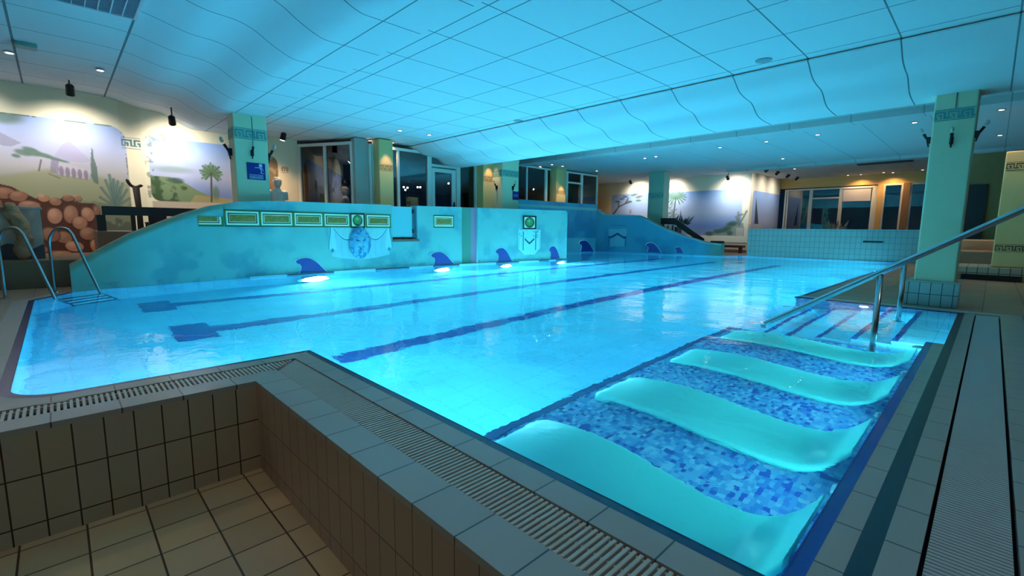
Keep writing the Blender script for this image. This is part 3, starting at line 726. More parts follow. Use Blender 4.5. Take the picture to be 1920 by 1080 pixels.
def window(p0, p1, z0, z1, splits=(), transom=None, fw=.07, name=None):
    """glazed bay from p0 to p1 (plan points): frame with mullions at fractions, optional transom height"""
    NW[0] += 1; p0 = Vector((*p0, 0)); p1 = Vector((*p1, 0)); L_ = (p1-p0).length; d = (p1-p0)/L_
    M = Matrix.Translation(p0) @ Matrix((d, Vector((-d.y, d.x, 0)), Vector((0, 0, 1)))).transposed().to_4x4()
    bm = bmesh.new()
    box(bm, 0, fw, -.05, .05, z0, z1, M); box(bm, L_-fw, L_, -.05, .05, z0, z1, M); box(bm, fw, L_-fw, -.05, .05, z1-fw, z1, M); box(bm, fw, L_-fw, -.05, .05, z0, z0+fw, M)
    for s in splits: box(bm, s*L_-fw/2, s*L_+fw/2, -.045, .045, z0+fw, z1-fw, M)
    if transom:
        for (s0, s1, zt) in transom: box(bm, s0*L_, s1*L_, -.04, .04, zt, zt+fw, M)
    o = mk('window_%d' % NW[0], bm, FRW, bevel=.006); tag(o, kind='structure')
    mk('window_glass', bx(fw/2, L_-fw/2, -.004, .004, z0+fw/2, z1-fw/2, M), GLASS, o)
    return o
def wx(px, y, py=330): return ony(px, py, y).x
YW = 11.3
window((4.72, 12.9), (5.52, 11.42), .88, 3.12, (.5,))
st('window_pier', bx(5.50, 5.86, 11.3, 11.5, .88, 3.2), plain('frame_grey', rgb(170, 168, 160), .6))
window((5.86, YW), (wx(702, YW), YW), .88, 3.1)
x728, x803, x858, x895, x917 = [wx(v, YW) for v in (728, 804, 858, 892, 916)]
window((x728-.1, YW), (x803, YW), .88, 3.1, ((wx(746, YW)-x728+.1)/(x803-x728+.1),))
# glazed door with fanlight
dr = window((x803, YW), (x858, YW), .88, 3.1, (), [(0, 1, 2.72)]); dr.name = 'door_1'
dl = empty('door_leaf', (x803, YW, .9), 'grey framed glass terrace door under a narrow fanlight', 'door')
bm = bmesh.new(); a, c_ = x803+.09, x858-.09
box(bm, a, a+.10, YW-.03, YW+.03, .9, 2.68); box(bm, c_-.14, c_, YW-.03, YW+.03, .9, 2.68); box(bm, a+.1, c_-.14, YW-.03, YW+.03, 2.58, 2.68); box(bm, a+.1, c_-.14, YW-.03, YW+.03, .9, 1.05)
lf = mk('leaf_frame', bm, FRW, dl, bevel=.005); bm = bmesh.new(); box(bm, c_-.09, c_-.06, YW-.06, YW-.03, 1.55, 1.75); box(bm, c_-.16, c_-.06, YW-.08, YW-.06, 1.64, 1.67)
mk('handle', bm, plain('iron', rgb(30, 36, 44)), lf)
window((x858, YW), (x895, YW), .88, 3.1)
window((x917, YW), (9.95, YW), .88, 3.1) if x917 < 9.8 else None
st('wall_jog', bx(10.9, 11.0, YW, 13.0, .88, 3.5), FRW)
YV = 13.0
v = [wx(q, YV, 340) for q in (976, 987, 1023, 1033, 1052, 1062, 1090, 1117)]
window((11.0, YV), (v[2], YV), .88, 3.45, ((v[1]-11.0)/(v[2]-11.0),))
window((v[2], YV), (v[3]+.1, YV), .88, 3.45)
window((v[4], YV), (v[5], YV), .88, 3.45)
d2 = window((v[5], YV), (v[6], YV), .88, 3.45, (), [(0, 1, 2.95)]); d2.name = 'door_2'
window((v[6], YV), (v[7]+.1, YV), .88, 3.45)
XR = 26.0
def vy(px, py=390): return onx(px, py, XR).y
yy_ = [vy(q) for q in (1470, 1519, 1575, 1636, 1643, 1653, 1690, 1703)]
window((XR, yy_[0]), (XR, yy_[1]), .1, 3.0, (.12,))
d3 = window((XR, yy_[1]), (XR, yy_[2]), .1, 3.0, (), [(0, 1, 2.5)]); d3.name = 'door_3'
window((XR, yy_[2]), (XR, yy_[3]), .1, 3.0, ())
window((XR, yy_[3]), (XR, yy_[4]), .1, 3.0, ())
window((XR, yy_[5]), (XR, yy_[6]), .1, 3.05, ())
window((XR, yy_[7]), (XR, -5.8), .1, 3.05, (.25, .5, .75))
st('wall_east', bx(XR-.02, XR+.1, -6, 7.6, 3.05, 3.5), OCH)
st('wall_east_low', bx(XR-.02, XR+.1, -6, 7.6, -.05, .1), OCH)
st('wall_east_pier', bx(XR-.10, XR+.1, yy_[5], yy_[4], -.05, 3.05), OCH)
st('wall_east_pier_b', bx(XR-.10, XR+.1, yy_[7], yy_[6], -.05, 3.05), plain('pier_brown', rgb(150, 112, 80), .8))
# blind in the far window
bl = empty('roller_blind', (XR-.06, 4.3, 2.95), 'white roller blind half drawn in the wide far window', 'blind')
mk('cloth', bx(XR-.07, XR-.06, yy_[3]+.1, yy_[2]-.08, 2.35, 2.93), plain('blind_cloth', rgb(214, 208, 214), .8), bl)
bm = bmesh.new(); tube(bm, [(XR-.065, yy_[3]+.1, 2.93), (XR-.065, yy_[2]-.08, 2.93)], .03); mk('roller', bm, FRW, bl)
# night outside: dark land, lamps, a lit facade
st('ground_outside', bx(-20, 120, 16.2, 160, -4.2, -4), plain('night_ground', (.01, .012, .015), .9))
LAMPM = emis('town_light', (1, .93, .8), 22.)
ORD = ['first', 'second', 'third', 'fourth', 'fifth', 'sixth', 'seventh', 'eighth', 'ninth', 'tenth', 'eleventh', 'twelfth', 'thirteenth', 'fourteenth']
TP = [(757, 351, 58), (760, 356, 60), (764, 352, 62), (783, 351, 66), (788, 351, 68), (841, 344, 60), (873, 339, 50), (923, 366, 55), (931, 377, 55), (929, 331, 60), (981, 368, 80), (991, 369, 80), (998, 372, 80), (1001, 366, 84)]
for k, (px, py, y) in enumerate(TP):
    p = ony(px, py, y); t = empty('street_lamp', (p.x, p.y, -4), 'far street lamp at night, %s, %s seen from the left' % ('behind the terrace door bay' if px < 860 else 'right of the terrace door', ORD[k]), 'street lamp', 'street lamps in the night beyond the windows')
    bm = bmesh.new(); ball(bm, p, .085*y/40, seg=8, ring=6); mk('lamp_head', bm, LAMPM, t)
    mk('pole', bx(p.x-.03, p.x+.03, p.y-.03, p.y+.03, -4, p.z), plain('pole_dark', (.01, .01, .012)), t)
q0, q1 = ony(1006, 362, 70), ony(1015, 372, 70)
bm = bmesh.new(); box(bm, q0.x, q1.x, 70, 74, -4, q0.z+.4)
fo = empty('lit_building', (q0.x, 70, -4), 'small brightly lit building far outside behind the window next to the middle pillar', 'building')
mk('facade', bm, emis('facade_glow', (.9, .95, 1), .5), fo)
for i in range(3):
    for j in range(2):
        xx = q0.x + (q1.x-q0.x)*(i+.2)/3; zz = q1.z + (q0.z-q1.z)*(j+.15)/2
        mk('lit_window', bx(xx, xx+(q1.x-q0.x)*.2, 69.9, 70, zz, zz+.35*(q0.z-q1.z)/2), emis('facade_bright', (1, 1, .95), 9.), fo)

# ================================================================== pillars
TEAL = (70, 130, 136)
IRON = plain('wrought_iron', rgb(34, 34, 36), .5, .5)
def torch(root_name, base, out, label, s=1.):
    """dark wall torch leaning outwards, pale flame cup"""
    o = Vector(out).normalized(); b0 = Vector(base)
    t = empty('wall_torch', b0, label, 'torch', 'wall torches on the pillars')
    bm = bmesh.new(); box(bm, -.03*s, .03*s, -.03*s, .03*s, -.09*s, .05*s, Matrix.Translation(b0+o*.03*s)); mk('bracket', bm, IRON, t)
    bm = bmesh.new(); tube(bm, [b0+o*.03*s+Vector((0, 0, -.16*s)), b0+o*.06*s, b0+o*.13*s+Vector((0, 0, .12*s))], [.012*s, .022*s, .028*s], 10); sh = mk('shaft', bm, IRON, t, smooth=True)
    bm = bmesh.new(); c = b0+o*.15*s+Vector((0, 0, .15*s)); tube(bm, [c, c+o*.02*s+Vector((0, 0, .05*s)), c+o*.03*s+Vector((0, 0, .10*s))], [.024*s, .034*s, .016*s], 10)
    mk('flame_cup', bm, plain('frosted_cup', rgb(190, 180, 168), .4), sh, smooth=True)
    return t
def band(face, a0, a1, z0, z1, fixed, parent, col=TEAL, ground=(150, 176, 152), off=.004):
    """painted Greek key band on a pillar face; face 'x' looks towards -x, 'y' towards -y"""
    def P(U, V):
        a = a0+(a1-a0)*U; z = z0+(z1-z0)*V
        return (np.full(U.shape, fixed-off), a, z) if face == 'x' else (a, np.full(U.shape, fixed-off), z)
    def cf(U, V):
        c = np.zeros(U.shape+(3,)) + np.array(ground)/255.; u = U*abs(a1-a0)
        return meander(c, u, V*(z1-z0), 0, abs(a1-a0), 0.004, z1-z0-.004, col)
    return sheet('greek_key_band', P, int(abs(a1-a0)/.008)+2, 34, cf, parent=parent)
def pillar(x0, x1, y0, y1, z0, z1, label, bands, mat=PILC, bev=.02, faces='xy', group='plastered pillars'):
    t = empty('pillar', ((x0+x1)/2, (y0+y1)/2, z0), label, 'pillar', group)
    mk('shaft', bx(x0, x1, y0, y1, z0, z1), mat, t, bevel=bev)
    for (a, b_) in bands:
        if 'x' in faces: band('x', y1-.012, y0+.012, a, b_, x0, t)
        if 'y' in faces: band('y', x0+.012, x1-.012, a, b_, y0, t)
    return t
pl1 = pillar(2.60, 3.20, 10.36, 10.76, .88, 3.16, 'tall left pillar behind the long pool wall carrying a blue sign', [(2.68, 2.89)])
torch('t', (2.60, 10.56, 2.45), (-1, 0, 0), 'dark wall torch with pale cup on the left side of the left pillar')
torch('t', (2.90, 10.36, 2.44), (0, -1, 0), 'dark wall torch on the front of the left pillar above the blue sign', .8)
torch('t', (3.20, 10.5, 2.42), (1, 0, 0), 'wall torch on the right side of the left pillar next to the bust')
bm = bmesh.new(); tube(bm, [(2.93, 10.355, 3.12), (2.93, 10.355, 2.5)], .006, 6); mk('cable', bm, plain('cable_grey', rgb(60, 90, 100)), pl1)
pl2 = pillar(9.80, 10.50, 10.50, 10.98, .88, 3.5, 'middle pillar behind the pool wall with a small blue sign', [(2.56, 2.76)])
torch('t', (9.80, 10.74, 2.25), (-1, 0, 0), 'wall torch on the left face of the middle pillar', .8)
torch('t', (10.22, 10.50, 2.25), (0, -1, 0), 'wall torch on the right face of the middle pillar', .8)
pl3 = pillar(8.52, 8.95, .29, .71, .32, 2.9, 'big right hand pillar on a tiled plinth beside the pool steps', [(2.455, 2.60)], faces='x')
bm = bmesh.new(); tube(bm, [(8.515, .50, 2.86), (8.515, .50, 2.6)], .006, 6); mk('cable', bm, plain('cable_grey', rgb(60, 90, 100)), pl3)
PT_ = tiles('plinth_tile', rgb(150, 164, 164), rgb(50, 62, 66), 1, 2, .115, .16, .29, 0, g=.008, rough=.35)
pz = mk('tiled_plinth', bx(8.45, 9.1, .24, .78, 0, .32), PT_, pl3)
mk('plinth_top', bx(8.44, 9.1, .23, .79, .32, .335), plain('coping_light2', rgb(160, 165, 155), .35), pz)
torch('t', (8.56, .71, 2.24), (-.2, 1, 0), 'wall torch with pale cup on the left edge of the right pillar', .62)
torch('t', (8.52, .50, 2.20), (-1, 0, 0), 'dark wall torch on the front of the right pillar', .62)
torch('t', (8.56, .29, 2.26), (0, -1, 0), 'wall torch on the right edge of the right pillar', .62)
g4 = plain('pillar_far', rgb(160, 180, 160), .8)
y4a, y4b = onx(1215, 370, 19.0).y, onx(1244, 370, 19.0).y
pillar(19.0, 19.5, y4b, y4a, 0, 3.5, 'grey green pillar standing in front of the far mural', [(2.35, 2.62)], mat=g4, faces='x')
OC2 = plain('pillar_ochre', rgb(214, 178, 120), .8, noise=.04)
p5 = pillar(14.2, 14.7, -.52, -.03, .28, 2.66, 'ochre pillar with two Greek key bands at the right edge of the view', [], mat=OC2, faces='x')
for a, b_ in ((2.28, 2.44), (.60, .76)): band('x', -.05, -.50, a, b_, 14.2, p5, col=(70, 60, 50), ground=(200, 164, 108))
def wpillar(px0, px1, y, label, zt):
    a, b_ = wx(px0, y, 340), wx(px1, y, 340)
    t = empty('pillar', (a, y, .88), label, 'pillar', 'narrow pillars between the windows')
    mk('shaft', bx(a, b_, y-.30, y+.05, .88, zt), OC2, t, bevel=.012)
    band('y', a+.012, b_-.012, 2.42, 2.58, y-.30, t, col=(120, 96, 66), ground=(196, 166, 116)); return (a+b_)/2
c1 = wpillar(701, 727, YW-.05, 'narrow ochre pillar between the left window bay and the dark terrace windows', 3.2)
c2 = wpillar(894, 914, YW-.05, 'narrow lit pillar right of the terrace door', 3.2)
c3 = wpillar(1033, 1051, YV-.05, 'narrow golden lit pillar between the far back windows', 3.5)
# blue signs
def sign(x0, x1, z0, z1, y, label, detail=True):
    t = empty('blue_sign', ((x0+x1)/2, y, z0), label, 'sign', 'blue notice signs')
    pl_ = mk('plate', bx(x0, x1, y-.012, y, z0, z1), plain('sign_blue', rgb(22, 26, 120), .35), t)
    W_ = plain('sign_white', rgb(200, 210, 235), .4); wd, h = x1-x0, z1-z0; yy = y-.016
    X = lambda u: x0+u*wd; Z = lambda q: z0+q*h
    bm = bmesh.new()
    if detail:      # a leaping figure and small lettering rows
        ball(bm, (X(.74), yy, Z(.87)), .03*wd/.3, .003, .03*wd/.3, 12, 6)
        for p, q, r in (((.42, .72), (.62, .74), .022), ((.62, .74), (.86, .66), .03), ((.72, .76), (.84, .78), .02), ((.72, .70), (.80, .50), .03), ((.80, .50), (.72, .42), .022), ((.72, .42), (.92, .38), .02), ((.84, .66), (.90, .54), .016)):
            a, b_ = Vector((X(p[0]), yy, Z(p[1]))), Vector((X(q[0]), yy, Z(q[1]))); d = (b_-a).normalized(); s = Vector((-d.z, 0, d.x))*r*h*.8
            bm.faces.new([bm.verts.new(k) for k in (a+s, b_+s, b_-s, a-s)])
    mk('figure', bm, W_, pl_)
    bm = bmesh.new(); rr = random.Random(3)
    for zz in ((.27, .19, .12, .06) if detail else (.6, .5, .4)):
        u = .1
        while u < (.86 if detail else .8):
            l_ = rr.uniform(.02, .05); v0 = [(X(u), Z(zz)), (X(min(.9, u+l_)), Z(zz)), (X(min(.9, u+l_)), Z(zz+.035)), (X(u), Z(zz+.035))]
            bm.faces.new([bm.verts.new((a, yy, b_)) for a, b_ in v0]); u += l_+.015
    mk('small_print', bm, W_, pl_)
a, b_ = ony(463, 320, 10.36), ony(497, 320, 10.36)
sign(a.x, b_.x, ony(480, 337, 10.36).z, ony(480, 306, 10.36).z, 10.355, 'blue sign with a white leaping figure and small print on the left pillar')
sign(ony(961, 366, 10.5).x, ony(972, 366, 10.5).x, ony(966, 375, 10.5).z, ony(966, 359, 10.5).z, 10.495, 'small blue sign on the middle pillar', False)

# ================================================================== decoration on the long wall
def onwall(px, py):
    x = 5.
    for _ in range(12): p = ony(px, py, float(wy(x))); x = p.x
    return p
WHT = plain('fin_outline', rgb(200, 226, 236), .6); FINB = plain('fin_blue', rgb(24, 46, 128), .5)
FIN = [(.02, 0), (.08, .28), (.09, .48), (.04, .62), (-.06, .68), (-.10, .78), (-.06, .88), (.08, .97), (.26, 1.0), (.40, .96), (.55, .82), (.70, .60), (.84, .32), (1.0, .02), (1.0, 0)]
def fin(P0, du, L_, H, label, nrm):
    t = empty('shark_fin', P0, label, 'fin decoration', 'blue fins painted along the waterline')
    P0 = Vector(P0); du = Vector(du).normalized(); nrm = Vector(nrm).normalized()
    def F(sc_, off):
        cx, cz = .45, .45
        return lambda a, b_: tuple(P0 + du*(L_*((a-cx)*sc_+cx)) + Vector((0, 0, max(.012, H*((b_-cz)*sc_+cz)))) + nrm*off)
    bm = bmesh.new(); prism(bm, FIN, F(1.09, .004), F(1.09, .014)); mk('white_outline', bm, WHT, t)
    bm = bmesh.new(); prism(bm, FIN, F(1.0, .010), F(1.0, .026)); mk('fin_shape', bm, FINB, t)
for k, (pa, pb, pt, pid) in enumerate([((561, 514), (612, 511), 485, 'first'), ((812, 499), (850, 496), 474, 'second'), ((932, 491), (959, 489), 466, 'third'), ((1031, 484), (1049, 481), 463, 'fourth')]):
    a, b_ = onwall(*pa), onwall(*pb); H = onwall(pa[0], pt).z
    fin((a.x, a.y, .01), b_-a, (b_-a).length, H, 'white outlined blue fin at the long wall waterline, %s from the left' % pid, (0, -1, 0))
for k, (pa, pb, pt, nm_) in enumerate([(1206, 1238, 457, 'right of the painted cloth on the far stair wall'), (1254, 1276, 465, 'rightmost on the far stair wall')]):
    a, b_ = onx(pa, 470, 17.5), onx(pb, 471, 17.9); a.x = float(w2x(a.y)); b_.x = float(w2x(b_.y)); H = onx(pa, pt, a.x).z
    fin((a.x, a.y, .05), Vector((b_.x-a.x, b_.y-a.y, 0)), (b_-a).length, H, 'dark blue fin ' + nm_, (-1, -.2, 0))
frz = empty('painted_frieze', (3.6, 10.0, 1.0), 'long row of green framed panels painted along the long pool wall top', 'frieze')
a, b_ = ony(1088, 470, 12.4), ony(1113, 470, 12.4)
fin((a.x, 12.40, .01), b_-a, (b_-a).length, .50, 'dark blue fin in the dim recess just past the end of the long wall', (0, -1, 0))
# frieze of framed panels
def decal(name, xa, xb, z0, z1, cf, off, nx, nz, parent=None):
    def P(U, V): x = xa+(xb-xa)*U; return x, wy(x)-off, z0+(z1-z0)*V
    return sheet(name, P, nx, nz, lambda U, V: cf(U*(xb-xa), V*(z1-z0), xb-xa, z1-z0), parent=parent)
def framed(u, v, W, H):
    c = np.zeros(u.shape+(3,)) + np.array((96, 122, 60))/255.; e = np.minimum(np.minimum(u, W-u), np.minimum(v, H-v))
    c = over(c, (40, 82, 60), (v < .018) | (v > H-.018)); c = over(c, (248, 246, 220), (e > .032)*1.)
    c = over(c, (26, 50, 58), (e > .062)*1.); c = over(c, (240, 226, 190), (e > .078)*1.); c = over(c, (136, 112, 50), (e > .092)*1.)
    return over(c, (176, 130, 80), ((e > .092) & (vnoise(u, v, 18, 3) > .55))*.6)
def medal(u, v, W, H):
    c = np.zeros(u.shape+(3,)) + np.array((40, 44, 50))/255.; e = np.minimum(np.minimum(u, W-u), np.minimum(v, H-v))
    c = over(c, (244, 232, 196), (e > .035)*1.); c = over(c, (34, 70, 50), ell(u, v, W/2, H/2, .115, .125, .05)); c = over(c, (84, 140, 84), ell(u, v, W/2, H/2+.008, .088, .096, .06))
    return over(c, (150, 200, 140), ell(u, v, W/2-.01, H/2+.035, .03, .03, .5)*.8)
ord_ = ['leftmost, partly cut by the sloping coping', 'second', 'third', 'fourth', 'fifth', 'rightmost, beyond the green ball medallion']
fx = [(1.70, 2.20), (2.27, 2.84), (2.88, 3.48), (3.53, 4.11), (4.16, 4.72), (5.15, 5.73)]
for k, (a, b_) in enumerate(fx):
    if k == 0:
        o = decal('frieze_panel', 1.82, 2.22, .985, 1.16, lambda u, v, W, H: framed(u+.14, v, W+.14, H+.12), .012, 60, 34, frz)
    else:
        o = decal('frieze_panel', a-.03, b_+.03, .985, 1.30, framed, .012, 90, 50, frz)
o = decal('green_ball_medallion', 4.75, 5.10, .975, 1.31, medal, .014, 60, 60, frz); o['label'] = 'square dark medallion with a green ball'
a, b_ = onwall(812, 403), onwall(851, 427)
tag(decal('framed_wall_painting', a.x, b_.x, b_.z, a.z, framed, .012, 100, 60), 'single framed ochre panel on the wall right of the hatch', 'wall painting')
a, b_ = onwall(980, 404), onwall(1005, 430)
tag(decal('medallion_painting', a.x, b_.x, b_.z, a.z, lambda u, v, W, H: medal(u*.33/W, v*.33/H, .33, .33), .012, 60, 50), 'small medallion with a green ball above the white painted cloth', 'medallion')
a = onx(1062, 430, 12.2)
tag(mk('framed_wall_painting', bx(13.9, 14.5, 12.37, 12.395, 1.0, 1.42), plain('frieze_dim', rgb(50, 70, 80), .7)), 'dim narrow framed panel on the recessed wall just past the wall end', 'wall painting')
# cloth with bearded mask
ca, cb = onwall(616, 425), onwall(733, 425); cz0, cz1 = onwall(680, 491).z, onwall(620, 418).z
cm = empty('mask_relief', ((ca.x+cb.x)/2, float(wy(5)), .5), 'pale draped cloth relief with a bearded stone face under the green ball medallion', 'wall relief')
def cloth(u, v, W, H):
    # photo-independent layout in cloth units
    U, V = u/W, v/H
    x = ca.x+u; z = cz0+v; base = wallcol(x, z); c = base.copy()
    body = (np.abs(U-.5) < .45) & (V > .10+.30*np.abs(U-.5)**2*2) & (V < .86)
    c = over(c, (164, 216, 222), sst(1-np.abs(U-.5)/.46, 0, .04)*sst(V-(.06+.5*(U-.5)**2), 0, .03)*(1-sst(V, .84, .88))*.85)
    c = over(c, (120, 186, 204), ((np.sin(U*60+3*np.sin(V*4)) > .55) & body)*.22)
    for s in (-1, 1):       # swags and hanging ends
        uu = (U-.5)*s; sag = .88-.30*np.sin(np.clip((uu-.02)/.40, 0, 1)*math.pi)
        inn = (uu > .02) & (uu < .42)
        c = over(c, (176, 226, 220), (inn & (V > sag) & (V < .94))*.55)
        c = over(c, (30, 100, 132), (inn & (np.abs(V-sag) < .012))*.9); c = over(c, (196, 238, 236), (inn & (np.abs(V-sag-.03) < .014))*.8)
        wd = .02+.035*sst(1-V, .1, .6)
        c = over(c, (186, 232, 234), ((np.abs(uu-.44) < wd) & (V > .34) & (V < .98))*.85)
        c = over(c, (44, 116, 146), ((np.abs(uu-.44-wd) < .006) & (V > .34) & (V < .95))*.8)
        c = over(c, (44, 116, 146), ell(U, V, .5+s*.445, .32, .02, .05, .4)*.8)
    return c
decal('cloth', ca.x-.02, cb.x+.02, cz0, cz1, cloth, .008, 260, 120, cm)
# the face: a height field with brow, eyes, nose, beard curls
fc = onwall(674, 455); fw, fh = .26, .36
def facepos(U, V):
    u, v = (U-.5)*2, (V-.5)*2
    rr_ = np.sqrt(np.clip(1-(u*.98)**2-(v*.98)**2, 0, 1)); h = .10*rr_
    h += .035*np.exp(-(u/.14)**2-((v-.02)/.28)**2)                       # nose
    h -= .030*np.exp(-((np.abs(u)-.34)/.16)**2-((v-.16)/.09)**2)          # eye sockets
    h += .022*np.exp(-((np.abs(u)-.33)/.24)**2-((v-.32)/.08)**2)          # brows
    h -= .022*np.exp(-(u/.22)**2-((v+.38)/.05)**2)                        # mouth
    curl = np.maximum(sst(v, .42, .6), sst(np.abs(u), .62, .78)); curl = np.maximum(curl, sst(-v, .34, .5)*(1-np.exp(-(u/.2)**2-((v+.38)/.06)**2)))
    h += curl*.030*(vnoise(u, v, 5.5, 71, 3)-.4)*2
    x = fc.x+u*fw*(1+.0*v); return x, wy(x)-.01-h*.9, fc.z+v*fh
def facecol(U, V):
    u, v = (U-.5)*2, (V-.5)*2; c = np.zeros(U.shape+(3,)) + np.array((118, 190, 214))/255.
    curl = np.maximum(sst(v, .42, .6), sst(np.abs(u), .60, .76)); curl = np.maximum(curl, sst(-v, .40, .56))
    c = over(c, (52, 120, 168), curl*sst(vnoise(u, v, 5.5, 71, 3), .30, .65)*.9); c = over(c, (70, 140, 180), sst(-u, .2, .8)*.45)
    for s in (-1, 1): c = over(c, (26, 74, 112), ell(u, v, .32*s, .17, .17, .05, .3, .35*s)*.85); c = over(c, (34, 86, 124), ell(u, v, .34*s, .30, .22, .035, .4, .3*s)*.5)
    c = over(c, (36, 90, 130), ell(u, v, .13, -.05, .05, .18, .4)*.5); c = over(c, (24, 70, 110), ell(u, v, 0, -.37, .17, .045, .3)*.85)
    c = over(c, (30, 84, 122), ((np.abs(v+.27) < .04) & (np.abs(u) < .3))*.6); c = over(c, (210, 244, 250), ((np.abs(u-.08) < .018) & (v < -.3))*.9)
    d = np.hypot(u, v); return over(c, (80, 150, 184), sst(d, .97, 1.0)*1.)
def fpos(U, V):            # map the square onto a disc so the outline is a head, not a box
    a, b_ = U*2-1, V*2-1; x = a*np.sqrt(1-b_*b_/2); y = b_*np.sqrt(1-a*a/2); return x/2+.5, y/2+.5
sheet('bearded_face', lambda U, V: facepos(*fpos(U, V)), 110, 140, lambda U, V: facecol(*fpos(U, V)), parent=cm)
# white cloth under the small medallion
a, b_ = onwall(970, 430), onwall(1014, 478)
def cloth2(u, v, W, H):
    U, V = u/W, v/H; x = a.x+u; z = b_.z+v; c = wallcol(x, z)
    sh = (np.abs(U-.5) < .46*(1-.0*V)) & (V > .02+1.1*np.maximum(np.abs(U-.5)-.22, 0))
    c = over(c, (176, 232, 226), sh*.9); c = over(c, (150, 214, 214), (sh & (np.sin(U*48) > .3))*.35)
    for uu in (.24, .76): c = over(c, (24, 74, 92), ((np.abs(U-uu) < .016) & (V > .2) & (V < .92))*.85)
    c = over(c, (16, 52, 72), ((np.abs(V-(.46+.9*np.abs(U-.5))) < .035) & (np.abs(U-.5) < .2))*.9)
    for uu in (.08, .92): c = over(c, (60, 130, 150), ((np.abs(U-uu) < .012) & (V > .3) & (V < .8))*.6)
    c = over(c, (60, 130, 140), (sh & (V > .68) & (vnoise(U, V, 12, 5) > .58) & (np.abs(U-.5) > .1))*.5)
    return c
tag(decal('painted_cloth', a.x, b_.x, b_.z, a.z, cloth2, .010, 120, 110), 'white painted hanging cloth with dark swag lines on the right part of the long wall', 'wall painting')

# ================================================================== pool fittings
STEEL = plain('polished_steel', rgb(190, 196, 200), .22, 1.)
def rail(x, label, y0, z0, sl, post_y, zstep):
    t = empty('handrail', (x, post_y, zstep), label, 'handrail', 'steel handrails beside the pool steps')
    ye = -1.25; pts = [(x, y0, z0), (x, ye, z0+(y0-ye)*sl)]
    pts = [(x, y0+.02, z0-.30)] + [(x, y0+.02, z0-.06)] + [(x, y0-.05, z0+.02)] + pts[1:]
    bm = bmesh.new(); tube(bm, smoothpath(pts, 4), .026, 14); mk('rail_tube', bm, STEEL, t, smooth=True)
    zt = z0+(y0-post_y)*sl
    for yy, zb in ((post_y, zstep), (-1.0, 0.)):
        zt2 = z0+(y0-yy)*sl; bm = bmesh.new(); tube(bm, [(x, yy, zb), (x, yy, zt2-.03)], .025, 14); mk('post', bm, STEEL, t, smooth=True)
        bm = bmesh.new(); lathe(bm, [(.055, 0), (.055, .012), (.03, .02)], (x, yy, zb)); mk('flange', bm, STEEL, t, smooth=False)
        bm = bmesh.new(); lathe(bm, [(.012, -.045), (.012, .01)], (x, yy, zt2-.01)); mk('collar', bm, STEEL, t)
    return t
rail(5.52, 'nearer of the two sloping steel handrails, rising to the right edge of the picture', 1.65, .0, .66, .70, -.62)
rail(7.10, 'farther sloping steel handrail standing in the pool steps behind the nearer one', 1.75, -.06, .675, .69, -.34)
# ladder set across the rounded far left corner
td = Vector((.49, .41, 0)).normalized(); ld = Vector((.75, -.66, 0)).normalized()
lad = empty('pool_ladder', (-.3, 9.2, 0), 'steel pool ladder with two arched grab rails in the far left corner', 'ladder')
tips = []
for s, (pa, pb) in enumerate((((103, 560), (10, 560)), ((188, 549), (93, 549)))):
    b0 = onz(*pa); c0 = onz(*pb)
    if s: c0 = Vector((b0.x, b0.y, 0)) + (onz(10, 560)-onz(103, 560))
    up = (b0-c0); up.z = 0
    pts = [c0, c0+Vector((0, 0, .45)), c0+Vector((0, 0, .74)), c0+up*.10+Vector((0, 0, .88)), c0+up*.24+Vector((0, 0, .94)), c0+up*.42+Vector((0, 0, .93)), c0+up*.52+Vector((0, 0, .86))]
    # straight falling leg into the water
    path = smoothpath(pts, 6) + [b0, b0+(b0-(c0+up*.52+Vector((0, 0, .86))))*.85]
    bm = bmesh.new(); tube(bm, path, .020, 12); mk('grab_rail', bm, STEEL, lad, smooth=True)
    bm = bmesh.new(); lathe(bm, [(.05, 0), (.05, .012), (.025, .02)], c0); mk('flange', bm, STEEL, lad)
    tips.append((b0, (b0-(c0+up*.52+Vector((0, 0, .86))))))
for k in range(4):
    f_ = .12+.22*k; a, b_ = tips[0][0]+tips[0][1]*f_, tips[1][0]+tips[1][1]*f_; dd = (b_-a).normalized(); sd = Vector((dd.y, -dd.x, 0))*.05
    bm = bmesh.new(); v = [a+sd, b_+sd, b_-sd, a-sd]; lo = [bm.verts.new(p) for p in v]; hi = [bm.verts.new(p+Vector((0, 0, .03))) for p in v]
    bm.faces.new(lo); bm.faces.new(hi); [bm.faces.new((lo[i], lo[(i+1) % 4], hi[(i+1) % 4], hi[i])) for i in range(4)]
    mk('tread', bm, plain('tread_plastic', rgb(70, 110, 150), .5), lad)
